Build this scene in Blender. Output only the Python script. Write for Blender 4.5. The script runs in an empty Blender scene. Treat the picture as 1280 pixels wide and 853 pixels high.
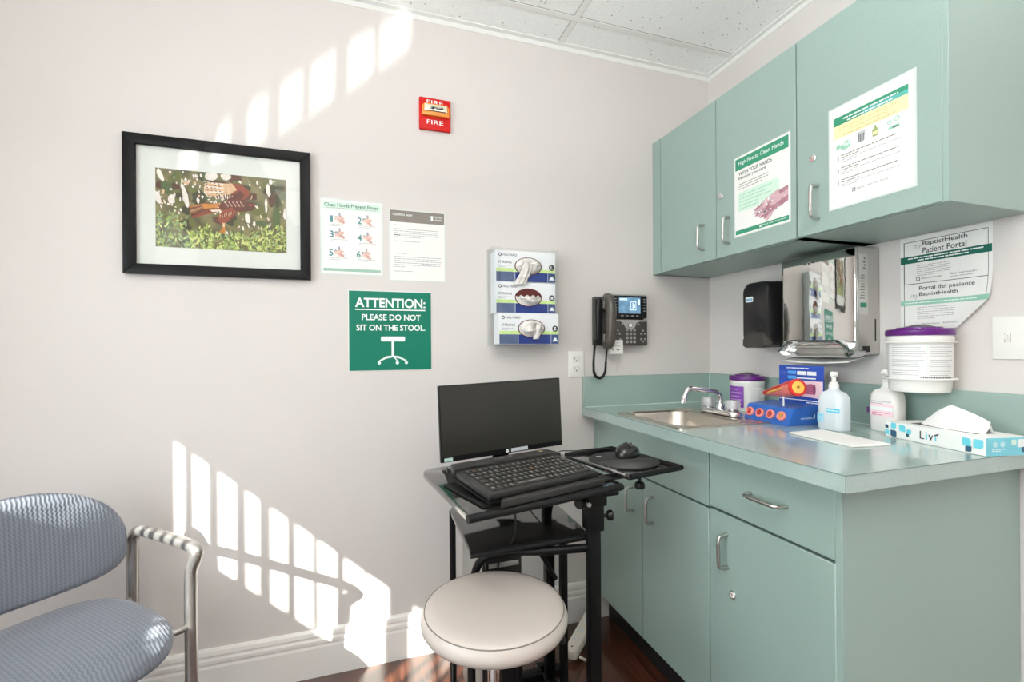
import bpy, bmesh, math, random
from mathutils import Vector, Matrix, Euler, noise
random.seed(7)
R = math.radians
PI = math.pi
scene = bpy.context.scene
COL = scene.collection

# ------------------------------------------------------------------ materials
def lin(c):
    out = []
    for v in c:
        v = v / 255.0
        out.append(v / 12.92 if v <= 0.04045 else ((v + 0.055) / 1.055) ** 2.4)
    return (out[0], out[1], out[2], 1.0)

MATS = {}
def mat(name, rgb, rough=0.5, metal=0.0, var=0.05, scale=25.0, bump=0.0, bscale=120.0, coat=0.0, emit=0.0, spec=0.5, aniso=None):
    """principled surface with a little procedural variation in its colour"""
    if name in MATS: return MATS[name]
    m = bpy.data.materials.new(name); m.use_nodes = True
    nt = m.node_tree; N = nt.nodes; Lk = nt.links
    b = N['Principled BSDF']
    b.inputs['Roughness'].default_value = rough
    b.inputs['Metallic'].default_value = metal
    b.inputs['Specular IOR Level'].default_value = spec
    b.inputs['Coat Weight'].default_value = coat
    b.inputs['Coat Roughness'].default_value = 0.08
    tc = N.new('ShaderNodeTexCoord')
    src = tc.outputs['Object']
    if aniso:
        mp = N.new('ShaderNodeMapping'); mp.inputs['Scale'].default_value = aniso
        Lk.new(src, mp.inputs['Vector']); src = mp.outputs['Vector']
    nz = N.new('ShaderNodeTexNoise'); nz.inputs['Scale'].default_value = scale; nz.inputs['Detail'].default_value = 4
    Lk.new(src, nz.inputs['Vector'])
    cr = N.new('ShaderNodeValToRGB')
    c = lin(rgb)
    cr.color_ramp.elements[0].position = 0.3; cr.color_ramp.elements[1].position = 0.7
    cr.color_ramp.elements[0].color = tuple(max(0, x * (1 - var)) for x in c[:3]) + (1,)
    cr.color_ramp.elements[1].color = tuple(min(1, x * (1 + var)) for x in c[:3]) + (1,)
    Lk.new(nz.outputs['Fac'], cr.inputs['Fac'])
    Lk.new(cr.outputs['Color'], b.inputs['Base Color'])
    if emit:
        Lk.new(cr.outputs['Color'], b.inputs['Emission Color']); b.inputs['Emission Strength'].default_value = emit
    if bump:
        n2 = N.new('ShaderNodeTexNoise'); n2.inputs['Scale'].default_value = bscale; n2.inputs['Detail'].default_value = 3
        Lk.new(src, n2.inputs['Vector'])
        bp = N.new('ShaderNodeBump'); bp.inputs['Strength'].default_value = bump; bp.inputs['Distance'].default_value = 0.002
        Lk.new(n2.outputs['Fac'], bp.inputs['Height']); Lk.new(bp.outputs['Normal'], b.inputs['Normal'])
    MATS[name] = m
    return m

def clear(name, tint=(255, 255, 255), gloss=0.12, rough=0.03, edge=0.7):
    if name in MATS: return MATS[name]
    m = bpy.data.materials.new(name); m.use_nodes = True
    nt = m.node_tree; N = nt.nodes; Lk = nt.links
    N.remove(N['Principled BSDF'])
    out = N['Material Output']
    tr = N.new('ShaderNodeBsdfTransparent'); tr.inputs['Color'].default_value = lin(tint)
    gl = N.new('ShaderNodeBsdfGlossy'); gl.inputs['Roughness'].default_value = rough
    lw = N.new('ShaderNodeLayerWeight'); lw.inputs['Blend'].default_value = 0.25
    mm = N.new('ShaderNodeMath'); mm.operation = 'MULTIPLY_ADD'
    mm.inputs[1].default_value = edge; mm.inputs[2].default_value = gloss
    nz = N.new('ShaderNodeTexNoise'); nz.inputs['Scale'].default_value = 12
    mx = N.new('ShaderNodeMixShader')
    Lk.new(lw.outputs['Facing'], mm.inputs[0]); Lk.new(mm.outputs[0], mx.inputs['Fac'])
    Lk.new(tr.outputs[0], mx.inputs[1]); Lk.new(gl.outputs[0], mx.inputs[2])
    Lk.new(mx.outputs[0], out.inputs['Surface'])
    MATS[name] = m
    return m

def weave(name, rgb):
    """blue grey upholstery with a zigzag woven rib"""
    m = bpy.data.materials.new(name); m.use_nodes = True
    nt = m.node_tree; N = nt.nodes; Lk = nt.links; b = N['Principled BSDF']
    b.inputs['Roughness'].default_value = 0.85
    b.inputs['Sheen Weight'].default_value = 0.25
    tc = N.new('ShaderNodeTexCoord'); sp = N.new('ShaderNodeSeparateXYZ'); Lk.new(tc.outputs['Object'], sp.inputs[0])
    def M(op, a, bb=None):
        n = N.new('ShaderNodeMath'); n.operation = op
        for i, v in enumerate((a, bb)):
            if v is None: continue
            if isinstance(v, (int, float)): n.inputs[i].default_value = v
            else: Lk.new(v, n.inputs[i])
        return n.outputs[0]
    v = M('ADD', sp.outputs['Y'], sp.outputs['Z'])
    zz = M('MULTIPLY', M('SINE', M('MULTIPLY', v, 2 * PI / 0.0095)), 0.8)
    s = M('SINE', M('ADD', M('MULTIPLY', sp.outputs['X'], 2 * PI / 0.0085), zz))
    f = M('MULTIPLY_ADD', s, 0.5); 
    N[f.node.name].inputs[2].default_value = 0.5
    nz = N.new('ShaderNodeTexNoise'); nz.inputs['Scale'].default_value = 300; Lk.new(tc.outputs['Object'], nz.inputs['Vector'])
    f2 = M('MULTIPLY_ADD', nz.outputs['Fac'], 0.3); Lk.new(f, N[f2.node.name].inputs[2])
    cr = N.new('ShaderNodeValToRGB'); c = lin(rgb)
    cr.color_ramp.elements[0].position = 0.1; cr.color_ramp.elements[1].position = 1.1 if False else 1.0
    cr.color_ramp.elements[0].color = tuple(x * 0.8 for x in c[:3]) + (1,)
    cr.color_ramp.elements[1].color = tuple(min(1, x * 1.08) for x in c[:3]) + (1,)
    Lk.new(f2, cr.inputs['Fac']); Lk.new(cr.outputs['Color'], b.inputs['Base Color'])
    bp = N.new('ShaderNodeBump'); bp.inputs['Strength'].default_value = 0.5; bp.inputs['Distance'].default_value = 0.0015
    Lk.new(f2, bp.inputs['Height']); Lk.new(bp.outputs['Normal'], b.inputs['Normal'])
    return m

def wood_floor(name):
    m = bpy.data.materials.new(name); m.use_nodes = True
    nt = m.node_tree; N = nt.nodes; Lk = nt.links; b = N['Principled BSDF']
    tc = N.new('ShaderNodeTexCoord')
    mp = N.new('ShaderNodeMapping'); mp.inputs['Rotation'].default_value = (0, 0, R(90))
    Lk.new(tc.outputs['Object'], mp.inputs['Vector'])
    br = N.new('ShaderNodeTexBrick'); br.inputs['Scale'].default_value = 1.0
    br.inputs['Brick Width'].default_value = 1.1; br.inputs['Row Height'].default_value = 0.14
    br.inputs['Mortar Size'].default_value = 0.0012; br.inputs['Mortar'].default_value = lin((30, 20, 15))
    br.inputs['Color1'].default_value = lin((96, 58, 42)); br.inputs['Color2'].default_value = lin((76, 44, 31))
    br.offset = 0.37
    Lk.new(mp.outputs['Vector'], br.inputs['Vector'])
    m2 = N.new('ShaderNodeMapping'); m2.inputs['Scale'].default_value = (38, 2.2, 1); Lk.new(tc.outputs['Object'], m2.inputs['Vector'])
    nz = N.new('ShaderNodeTexNoise'); nz.inputs['Scale'].default_value = 2.2; nz.inputs['Detail'].default_value = 7; nz.inputs['Distortion'].default_value = 0.25
    Lk.new(m2.outputs['Vector'], nz.inputs['Vector'])
    cr = N.new('ShaderNodeValToRGB')
    cr.color_ramp.elements[0].position = 0.32; cr.color_ramp.elements[1].position = 0.72
    cr.color_ramp.elements[0].color = (0.38, 0.34, 0.32, 1); cr.color_ramp.elements[1].color = (1.35, 1.3, 1.25, 1)
    Lk.new(nz.outputs['Fac'], cr.inputs['Fac'])
    mx = N.new('ShaderNodeMix'); mx.data_type = 'RGBA'; mx.blend_type = 'MULTIPLY'; mx.inputs[0].default_value = 1.0
    Lk.new(br.outputs['Color'], mx.inputs[6]); Lk.new(cr.outputs['Color'], mx.inputs[7])
    Lk.new(mx.outputs[2], b.inputs['Base Color'])
    b.inputs['Roughness'].default_value = 0.22; b.inputs['Coat Weight'].default_value = 1.0; b.inputs['Coat Roughness'].default_value = 0.1
    bp = N.new('ShaderNodeBump'); bp.inputs['Strength'].default_value = 0.12; bp.inputs['Distance'].default_value = 0.002
    Lk.new(nz.outputs['Fac'], bp.inputs['Height']); Lk.new(bp.outputs['Normal'], b.inputs['Normal'])
    return m

def ceiling_tile(name):
    m = bpy.data.materials.new(name); m.use_nodes = True
    nt = m.node_tree; N = nt.nodes; Lk = nt.links; b = N['Principled BSDF']
    b.inputs['Roughness'].default_value = 0.9
    tc = N.new('ShaderNodeTexCoord')
    vo = N.new('ShaderNodeTexVoronoi'); vo.inputs['Scale'].default_value = 62; vo.inputs['Randomness'].default_value = 1.0
    Lk.new(tc.outputs['Object'], vo.inputs['Vector'])
    sel = N.new('ShaderNodeSeparateColor'); Lk.new(vo.outputs['Color'], sel.inputs[0])
    a = N.new('ShaderNodeMath'); a.operation = 'LESS_THAN'; a.inputs[1].default_value = 0.2; Lk.new(vo.outputs['Distance'], a.inputs[0])
    c2 = N.new('ShaderNodeMath'); c2.operation = 'GREATER_THAN'; c2.inputs[1].default_value = 0.84; Lk.new(sel.outputs[0], c2.inputs[0])
    mu = N.new('ShaderNodeMath'); mu.operation = 'MULTIPLY'; Lk.new(a.outputs[0], mu.inputs[0]); Lk.new(c2.outputs[0], mu.inputs[1])
    nz = N.new('ShaderNodeTexNoise'); nz.inputs['Scale'].default_value = 180; Lk.new(tc.outputs['Object'], nz.inputs['Vector'])
    cr = N.new('ShaderNodeValToRGB'); cr.color_ramp.elements[0].position = 0.3; cr.color_ramp.elements[1].position = 0.65
    cr.color_ramp.elements[0].color = lin((238, 239, 237)); cr.color_ramp.elements[1].color = lin((247, 248, 246))
    Lk.new(nz.outputs['Fac'], cr.inputs['Fac'])
    mx = N.new('ShaderNodeMix'); mx.data_type = 'RGBA'
    Lk.new(mu.outputs[0], mx.inputs[0]); Lk.new(cr.outputs['Color'], mx.inputs[6]); mx.inputs[7].default_value = lin((176, 176, 172))
    Lk.new(mx.outputs[2], b.inputs['Base Color'])
    return m

# ------------------------------------------------------------------ mesh builder
class MB:
    def __init__(s, m=None):
        s.bm = bmesh.new(); s.mats = []; s.mi = 0; s.M = Matrix.Identity(4)
        if m: s.use(m)
    def use(s, m):
        if m not in s.mats: s.mats.append(m)
        s.mi = s.mats.index(m); return s
    def add(s, t, M=None):
        for f in t.faces: f.material_index = s.mi; f.smooth = True
        X = s.M @ M if M is not None else s.M
        bmesh.ops.transform(t, matrix=X, verts=t.verts)
        if X.determinant() < 0: bmesh.ops.reverse_faces(t, faces=t.faces)
        me = bpy.data.meshes.new('tmp'); t.to_mesh(me); t.free()
        s.bm.from_mesh(me); bpy.data.meshes.remove(me)
        return s
    def box(s, lo, hi, bev=0.0, seg=2, M=None):
        t = bmesh.new(); bmesh.ops.create_cube(t, size=1)
        for v in t.verts:
            v.co = Vector([(lo[i] + hi[i]) / 2 + v.co[i] * abs(hi[i] - lo[i]) for i in range(3)])
        if bev: bmesh.ops.bevel(t, geom=t.edges[:], offset=bev, segments=seg, profile=0.5, affect='EDGES')
        return s.add(t, M)
    def prism(s, pts, z0, z1, bev=0.0, seg=2, M=None, topscale=None):
        """polygon in xy between two heights"""
        t = bmesh.new(); n = len(pts)
        cx = sum(p[0] for p in pts) / n; cy = sum(p[1] for p in pts) / n
        a = [t.verts.new((p[0], p[1], z0)) for p in pts]
        k = topscale or 1.0
        b = [t.verts.new((cx + (p[0] - cx) * k, cy + (p[1] - cy) * k, z1)) for p in pts]
        t.faces.new(a[::-1]); t.faces.new(b)
        for i in range(n): t.faces.new((a[i], a[(i + 1) % n], b[(i + 1) % n], b[i]))
        bmesh.ops.recalc_face_normals(t, faces=t.faces)
        if bev:
            es = [e for e in t.edges if abs(e.verts[0].co.z - e.verts[1].co.z) < 1e-6]
            bmesh.ops.bevel(t, geom=es, offset=bev, segments=seg, profile=0.5, affect='EDGES')
        return s.add(t, M)
    def tube(s, path, r, seg=10, closed=False, M=None, rr=None, smooth=0):
        P = [Vector(p) for p in path]
        for _ in range(smooth):
            Q = [P[0]]
            for i in range(len(P) - 1):
                Q += [P[i] * .75 + P[i + 1] * .25, P[i] * .25 + P[i + 1] * .75]
            Q.append(P[-1]); P = Q
        n = len(P); t = bmesh.new(); rings = []
        prev = None
        for i in range(n):
            if closed: d = P[(i + 1) % n] - P[i - 1]
            elif i == 0: d = P[1] - P[0]
            elif i == n - 1: d = P[-1] - P[-2]
            else: d = (P[i + 1] - P[i]).normalized() + (P[i] - P[i - 1]).normalized()
            d.normalize()
            if prev is None:
                a = Vector((0, 0, 1)) if abs(d.z) < 0.9 else Vector((1, 0, 0))
                u = d.cross(a).normalized()
            else:
                u = (prev - d * prev.dot(d))
                u = u.normalized() if u.length > 1e-6 else d.orthogonal().normalized()
            prev = u; w = d.cross(u)
            q = rr[i] if rr else r
            rings.append([t.verts.new(P[i] + (u * math.cos(2 * PI * k / seg) + w * math.sin(2 * PI * k / seg)) * q) for k in range(seg)])
        for i in range(n if closed else n - 1):
            A, B = rings[i], rings[(i + 1) % n]
            for k in range(seg): t.faces.new((A[k], A[(k + 1) % seg], B[(k + 1) % seg], B[k]))
        if not closed:
            t.faces.new(rings[0][::-1]); t.faces.new(rings[-1])
        bmesh.ops.recalc_face_normals(t, faces=t.faces)
        return s.add(t, M)
    def lathe(s, prof, c=(0, 0, 0), seg=32, M=None, sx=1.0, sy=1.0):
        """profile of (radius, z) turned about z"""
        t = bmesh.new(); rings = []
        for r, z in prof:
            if r < 1e-6: rings.append([t.verts.new((c[0], c[1], c[2] + z))])
            else: rings.append([t.verts.new((c[0] + sx * r * math.cos(2 * PI * k / seg), c[1] + sy * r * math.sin(2 * PI * k / seg), c[2] + z)) for k in range(seg)])
        for A, B in zip(rings[:-1], rings[1:]):
            for k in range(seg):
                a, b = A[k % len(A)], A[(k + 1) % len(A)]; cc, d = B[(k + 1) % len(B)], B[k % len(B)]
                vs = []
                for v in (a, b, cc, d):
                    if v not in vs: vs.append(v)
                if len(vs) > 2: t.faces.new(vs)
        if len(rings[0]) > 1: t.faces.new(rings[0][::-1])
        if len(rings[-1]) > 1: t.faces.new(rings[-1])
        bmesh.ops.recalc_face_normals(t, faces=t.faces)
        return s.add(t, M)
    def cyl(s, c, r, h, axis='Z', seg=24, bev=0.0, M=None):
        b = min(bev, r * .9)
        prof = [(r - b, 0), (r, b), (r, h - b), (r - b, h)] if b else [(r, 0), (r, h)]
        X = Matrix.Translation(c)
        if axis == 'X': X = X @ Matrix.Rotation(R(90), 4, 'Y')
        if axis == 'Y': X = X @ Matrix.Rotation(R(-90), 4, 'X')
        return s.lathe(prof, seg=seg, M=(M @ X) if M is not None else X)
    def poly(s, pts, M=None):
        t = bmesh.new(); vs = [t.verts.new(p) for p in pts]; t.faces.new(vs)
        return s.add(t, M)
    def flat(s, pts, z):
        """2-D outline lying on a sheet, facing +z"""
        a = sum(pts[i][0] * pts[(i + 1) % len(pts)][1] - pts[(i + 1) % len(pts)][0] * pts[i][1] for i in range(len(pts)))
        if a < 0: pts = pts[::-1]
        return s.poly([(p[0], p[1], z) for p in pts])
    def rect(s, x0, y0, x1, y1, z): return s.flat([(x0, y0), (x1, y0), (x1, y1), (x0, y1)], z)
    def disc(s, x, y, r, z, n=20, ry=None, rot=0):
        ry = ry or r; c, q = math.cos(rot), math.sin(rot); P = []
        for k in range(n):
            a, b = r * math.cos(2 * PI * k / n), ry * math.sin(2 * PI * k / n)
            P.append((x + a * c - b * q, y + a * q + b * c))
        return s.flat(P, z)
    def text(s, body, x, y, w, h, z, bold=0.0, shear=0.0):
        """lettering fitted into the box (x, y, w, h)"""
        cu = bpy.data.curves.new('lettering', 'FONT'); cu.body = body; cu.offset = bold; cu.shear = shear; cu.resolution_u = 3
        o = bpy.data.objects.new('lettering', cu); COL.objects.link(o)
        dg = bpy.context.evaluated_depsgraph_get(); dg.update()
        me = bpy.data.meshes.new_from_object(o.evaluated_get(dg))
        bpy.data.objects.remove(o); bpy.data.curves.remove(cu)
        t = bmesh.new(); t.from_mesh(me); bpy.data.meshes.remove(me)
        xs = [v.co.x for v in t.verts]; ys = [v.co.y for v in t.verts]
        if not xs: t.free(); return s
        kx = w / (max(xs) - min(xs)); ky = h / (max(ys) - min(ys)); mx, my = min(xs), min(ys)
        for v in t.verts: v.co = Vector((x + (v.co.x - mx) * kx, y + (v.co.y - my) * ky, z))
        for f in t.faces:
            f.normal_update()
            if f.normal.z < 0: f.normal_flip()
        return s.add(t)
    def rows(s, x0, x1, y, n, dy, th, z, last=0.6):
        """lines of small print too fine to read"""
        for i in range(n):
            e = x1 if i < n - 1 else x0 + (x1 - x0) * last
            x = x0; yy = y - i * dy
            while x < e - .002:
                w = random.uniform(.006, .018); w = min(w, e - x)
                s.rect(x, yy, x + w * .86, yy + th, z); x += w
        return s
    def grid(s, f, nu, nv, M=None, closeu=False):
        """surface from a function of (u, v) in 0..1"""
        t = bmesh.new(); V = [[t.verts.new(f(i / nu, j / nv)) for j in range(nv + 1)] for i in range(nu + 1)]
        for i in range(nu):
            for j in range(nv): t.faces.new((V[i][j], V[i + 1][j], V[i + 1][j + 1], V[i][j + 1]))
        return s.add(t, M)
    def build(s, name, parent=None, local=False, W=None, sharp=38, sub=0, solid=0.0):
        me = bpy.data.meshes.new(name); s.bm.to_mesh(me); s.bm.free()
        for m in s.mats: me.materials.append(m)
        o = bpy.data.objects.new(name, me); COL.objects.link(o)
        me.set_sharp_from_angle(angle=R(sharp))
        if parent is not None:
            o.parent = parent
            if not local: me.transform(parent_world(parent).inverted())
        if W is not None: o.matrix_world = W
        if solid:
            md = o.modifiers.new('thickness', 'SOLIDIFY'); md.thickness = solid; md.offset = 0
        if sub:
            md = o.modifiers.new('smooth', 'SUBSURF'); md.levels = sub; md.render_levels = sub
        return o

def parent_world(o):
    m = o.matrix_basis.copy()
    while o.parent is not None:
        o = o.parent; m = o.matrix_basis @ m
    return m
def tag(o, label, cat, group=None, kind=None):
    o['label'] = label; o['category'] = cat
    if group: o['group'] = group
    if kind: o['kind'] = kind
    return o
def thing(name, label, cat, loc=(0, 0, 0), rot=(0, 0, 0), group=None):
    o = bpy.data.objects.new(name, None); COL.objects.link(o)
    o.empty_display_size = 0.05
    o.location = loc; o.rotation_euler = rot
    return tag(o, label, cat, group)
def struct(o): o['kind'] = 'structure'; return o
ROT_BACK = (R(90), 0, 0)               # local x right, y up, z out of the back wall
ROT_RIGHT = (R(90), 0, R(-90))         # the same on the right wall
def on_back(x, z, y=0.0): return Matrix.Translation((x, y, z)) @ Euler(ROT_BACK).to_matrix().to_4x4()
def on_right(y, z, x=0.0): return Matrix.Translation((x, y, z)) @ Euler(ROT_RIGHT).to_matrix().to_4x4()
def copy_part(o, parent):
    c = o.copy(); COL.objects.link(c); c.parent = parent
    for ch in list(o.children): copy_part(ch, c)
    return c

# ------------------------------------------------------------------ palette
WALL = mat('wall_paint', (214, 208, 204), 0.75, var=0.012, scale=3, bump=0.04, bscale=220)
TRIM = mat('white_trim_paint', (232, 229, 224), 0.4, var=0.01, scale=6)
LAM = mat('teal_laminate', (145, 167, 159), 0.36, var=0.05, scale=420, bump=0.03, bscale=500, spec=0.9)
LAMTOP = mat('teal_counter_laminate', (160, 179, 173), 0.2, var=0.06, scale=420, bump=0.02, bscale=500, coat=0.5, spec=1.0)
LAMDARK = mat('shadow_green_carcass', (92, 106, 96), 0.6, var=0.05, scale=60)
BLACKTOE = mat('black_vinyl', (22, 21, 22), 0.5, var=0.1, scale=20)
CHROME = mat('chrome', (225, 225, 226), 0.07, 1.0, var=0.01, scale=8)
STEEL = mat('brushed_steel', (196, 194, 190), 0.28, 1.0, var=0.05, scale=30, aniso=(1, 1, 40))
SINKSTEEL = mat('sink_steel', (216, 206, 194), 0.27, 1.0, var=0.04, scale=60)
CHAIRMETAL = mat('pewter_metal', (168, 165, 162), 0.26, 0.8, var=0.05, scale=40)
BLACK = mat('black_plastic', (17, 17, 18), 0.35, var=0.12, scale=60, spec=0.35)
BLACKMATTE = mat('black_powder_coat', (9, 9, 10), 0.45, var=0.1, scale=120, bump=0.05, bscale=400, spec=0.25)
BLACKGLOSS = mat('black_gloss_board', (30, 28, 26), 0.09, var=0.08, scale=40, coat=0.6, spec=1.0)
RUBBER = mat('black_rubber', (14, 14, 15), 0.55, var=0.1, scale=60, spec=0.3)
GRAPHITE = mat('graphite_plastic', (66, 62, 59), 0.34, var=0.06, scale=40)
SILVER = mat('silver_plastic', (178, 178, 176), 0.3, 0.6, var=0.03, scale=40)
WHITE = mat('white_plastic', (236, 234, 229), 0.35, var=0.015, scale=20)
PAPER = mat('white_paper', (238, 237, 233), 0.7, var=0.01, scale=30)
LAMINATE_FILM = mat('laminating_film', (214, 222, 216), 0.15, var=0.02, scale=20)
GREEN = mat('print_green', (0, 114, 90), 0.5, var=0.03, scale=20, spec=0.3)
MIDGREEN = mat('print_mid_green', (48, 142, 108), 0.5, var=0.03, scale=20)
DARKGREEN = mat('print_dark_green', (0, 96, 80), 0.5, var=0.03, scale=20)
PALEGREEN = mat('print_pale_green', (150, 200, 176), 0.5, var=0.03, scale=20)
MINT = mat('print_mint', (208, 232, 214), 0.5, var=0.02, scale=20)
INK = mat('print_black', (50, 52, 56), 0.6, var=0.04, scale=20)
GREYINK = mat('print_grey', (172, 172, 174), 0.6, var=0.04, scale=20)
TAUPE = mat('print_taupe', (128, 120, 112), 0.55, var=0.04, scale=20)
PRINTWHITE = mat('print_white', (238, 244, 241), 0.5, var=0.01, scale=20)
YELLOWPALE = mat('print_pale_yellow', (248, 232, 178), 0.5, var=0.02, scale=20)
SKIN = mat('print_skin', (232, 200, 186), 0.6, var=0.08, scale=60)
SKINDARK = mat('print_skin_shade', (206, 162, 150), 0.6, var=0.1, scale=60)
TEALNUM = mat('print_teal_numeral', (74, 132, 134), 0.5, var=0.03, scale=20)
NAVY = mat('print_navy', (20, 48, 120), 0.4, var=0.05, scale=30)
SLATE = mat('print_slate', (78, 92, 124), 0.4, var=0.05, scale=30)
LIME = mat('print_lime', (196, 222, 142), 0.4, var=0.03, scale=30)
PURPLE = mat('purple_plastic', (92, 28, 112), 0.3, var=0.12, scale=50)
VIOLET = mat('print_violet', (124, 58, 162), 0.4, var=0.1, scale=90)
RED = mat('red_enamel', (200, 14, 10), 0.5, var=0.04, scale=20, spec=0.3)
SUN_E, LAMP_E, DAY_E, PANEFILL_E, SHADEFILL_E, UPFILL_E, STREAK_E, EXPO = 34, 3, 42, 8, 6, 43, 3000, 0.25
# ------------------------------------------------------------------ room shell
XL, YF, H = -3.0, -3.5, 2.33
FLOOR = wood_floor('vinyl_plank')
b = MB(FLOOR); b.box((XL - .02, YF - .02, -.05), (.02, .02, 0)); struct(b.build('floor'))
b = MB(ceiling_tile('mineral_tile')); b.box((XL - .02, YF - .02, H), (.02, .02, H + .03)); struct(b.build('ceiling'))
b = MB(WALL); b.box((XL - .02, 0, 0), (.02, .06, H)); struct(b.build('wall_back'))
b = MB(WALL); b.box((0, YF, 0), (.06, 0, H)); struct(b.build('wall_right'))
b = MB(WALL); b.box((XL - .02, YF - .06, 0), (.02, YF, H)); struct(b.build('wall_front'))
# left wall with a low wide window opening
WY0, WY1, WZ0, WZ1 = -2.35, -.826, 1.333, 1.676
LZ0, LZ1 = .42, 1.265
b = MB(WALL)
b.box((XL - .02, YF, 0), (XL, 0, WZ0)); b.box((XL - .02, YF, WZ1), (XL, 0, H))
b.box((XL - .02, YF, WZ0), (XL, WY0, WZ1)); b.box((XL - .02, WY1, WZ0), (XL, 0, WZ1))
struct(b.build('wall_left'))
w = MB(TRIM)
for lo, hi in (((XL, WY0 - .05, WZ0 - .05), (XL + .015, WY1 + .05, WZ0)), ((XL, WY0 - .05, WZ1), (XL + .015, WY1 + .05, WZ1 + .05)),
               ((XL, WY0 - .05, WZ0), (XL + .015, WY0, WZ1)), ((XL, WY1, WZ0), (XL + .015, WY1 + .05, WZ1))):
    w.box(lo, hi, .003)
win = struct(w.build('window_1'))
w = MB(TRIM)  # unseen lower window with glowing pane, added to light the cabinet fronts
for lo, hi in (((XL, WY0 - .05, LZ0 - .05), (XL + .015, WY1 + .05, LZ0)), ((XL, WY0 - .05, LZ0), (XL + .015, WY0, WZ0 - .05)), ((XL, WY1, LZ0), (XL + .015, WY1 + .05, WZ0 - .05)), ((XL, (WY0 + WY1) / 2 - .02, LZ0), (XL + .015, (WY0 + WY1) / 2 + .02, LZ1))): w.box(lo, hi, .003)
w.build('added_lower_frame', win)
b = MB(mat('added_pane_glow', (228, 240, 250), .6, var=.01, emit=.8)); b.box((XL + .001, WY0, LZ0), (XL + .006, WY1, LZ1 + .02)); b.build('added_frosted_pane', win)
g = MB(clear('window_glass', (250, 253, 252), .04)); g.box((XL - .014, WY0, WZ0), (XL - .010, WY1, WZ1)); g.build('pane', win)
# vertical slats over the pane: the gaps that throw the stripes of sun on the back wall
gaps = [(-2.062, -2.023), (-2.0, -1.958), (-1.93, -1.882), (-1.852, -1.815), (-1.78, -1.732), (-1.705, -1.653), (-1.636, -1.579), (-1.551, -1.490), (-1.480, -1.406), (-1.315, -1.235)]
x = -1.205
while len(gaps) < 17: gaps.append((x, x + .05)); x += .078
SUN = Vector((1.13, 1.0, -1.0))
def wy(x): return -(x - XL) * SUN.y / SUN.x
edges = [WY1] 
prev = WY1
for a, c in gaps:
    ya, yc = wy(a), wy(c)
    if yc < WY0: break
    if prev - ya > .004:
        s_ = MB(TRIM); s_.box((XL - .008, ya, WZ0), (XL - .003, prev, WZ1)); s_.build('slat', win)
    prev = yc
s_ = MB(TRIM); s_.box((XL - .008, WY0, WZ0), (XL - .003, prev, WZ1)); s_.build('slat', win)

# baseboards with a stepped top
def base_profile(): return [(0, 0), (.016, 0), (.016, .098), (.0135, .104), (.0135, .108), (.0155, .112), (.0155, .122), (.012, .128), (.012, .132), (.0135, .136), (.011, .148), (.006, .154), (0, .155)]
t_ = MB(TRIM); P_ = base_profile()
t_.grid(lambda u, v: (XL + u * (-.53 - XL), -P_[round(v * (len(P_) - 1))][0], P_[round(v * (len(P_) - 1))][1]), 1, len(P_) - 1)
struct(t_.build('baseboard_back', sharp=20))
t_ = MB(TRIM)
t_.grid(lambda u, v: (-P_[round(v * (len(P_) - 1))][0], -1.03 + u * (YF + 1.03), P_[round(v * (len(P_) - 1))][1]), 1, len(P_) - 1)
struct(t_.build('baseboard_right', sharp=20))
# ceiling grid: wall angle and tees
GRIDW = mat('ceiling_grid_white', (232, 232, 228), 0.4, var=.01)
t_ = MB(GRIDW)
t_.box((XL, -.02, H - .004), (0, 0, H)); t_.box((-.02, YF, H - .004), (0, -.02, H))
t_.box((XL, -.002, H - .022), (0, 0, H - .003)); t_.box((-.002, YF, H - .022), (0, -.002, H - .003))
struct(t_.build('trim_1'))
t_ = MB(GRIDW)
for k in range(3): t_.box((-.735 - .0115 - 1.134 * k, YF, H - .003), (-.735 + .0115 - 1.134 * k, -.02, H))
for k in range(6): t_.box((XL, -.154 - .0115 - .567 * k, H - .0034), (-.02, -.154 + .0115 - .567 * k, H))
struct(t_.build('trim_2'))
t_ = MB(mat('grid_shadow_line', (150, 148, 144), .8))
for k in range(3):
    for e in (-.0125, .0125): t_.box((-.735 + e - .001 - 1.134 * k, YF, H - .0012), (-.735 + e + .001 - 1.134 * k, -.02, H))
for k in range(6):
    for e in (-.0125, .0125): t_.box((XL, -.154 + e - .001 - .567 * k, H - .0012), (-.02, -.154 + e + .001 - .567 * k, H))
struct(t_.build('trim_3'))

# ------------------------------------------------------------------ things on the back wall
# framed photograph of a bird of prey
FW, FH = .520, .427
T = thing('picture_frame', 'black framed photograph of a brown hawk flying over green shrubs', 'picture', (-2.178, 0, 1.342), ROT_BACK)
f = MB(mat('black_frame_wood', (13, 12, 13), .45, var=.1, scale=30, spec=.2)); m_ = .031
for pts in ([(0, 0), (FW, 0), (FW - m_, m_), (m_, m_)], [(FW, 0), (FW, FH), (FW - m_, FH - m_), (FW - m_, m_)], [(FW, FH), (0, FH), (m_, FH - m_), (FW - m_, FH - m_)], [(0, FH), (0, 0), (m_, m_), (m_, FH - m_)]):
    f.prism(pts, .001, .022, .002)
f.build('frame', T, True)
f = MB(mat('mat_board', (230, 229, 226), .8, var=.01)); px0, px1, py0, py1 = .080, .446, .087, .331
f.box((m_ - .002, m_ - .002, .002), (FW - m_ + .002, FH - m_ + .002, .008)); f.build('mat_board', T, True)
f = MB(mat('photo_backdrop', (118, 108, 72), .5, var=.55, scale=26))
PW, PH = px1 - px0, py1 - py0
def hp(cx, cy):
    top = 67 + 118 * (cx - 92) / 1073; bot = 733 + 67 * (cx - 92) / 1073
    return (px0 + PW * (cx - 92) / 1073, py1 - PH * (cy - top) / (bot - top))
def inside(pts): return [(min(max(p[0], px0), px1), min(max(p[1], py0), py1)) for p in pts]
z = .0084
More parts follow.
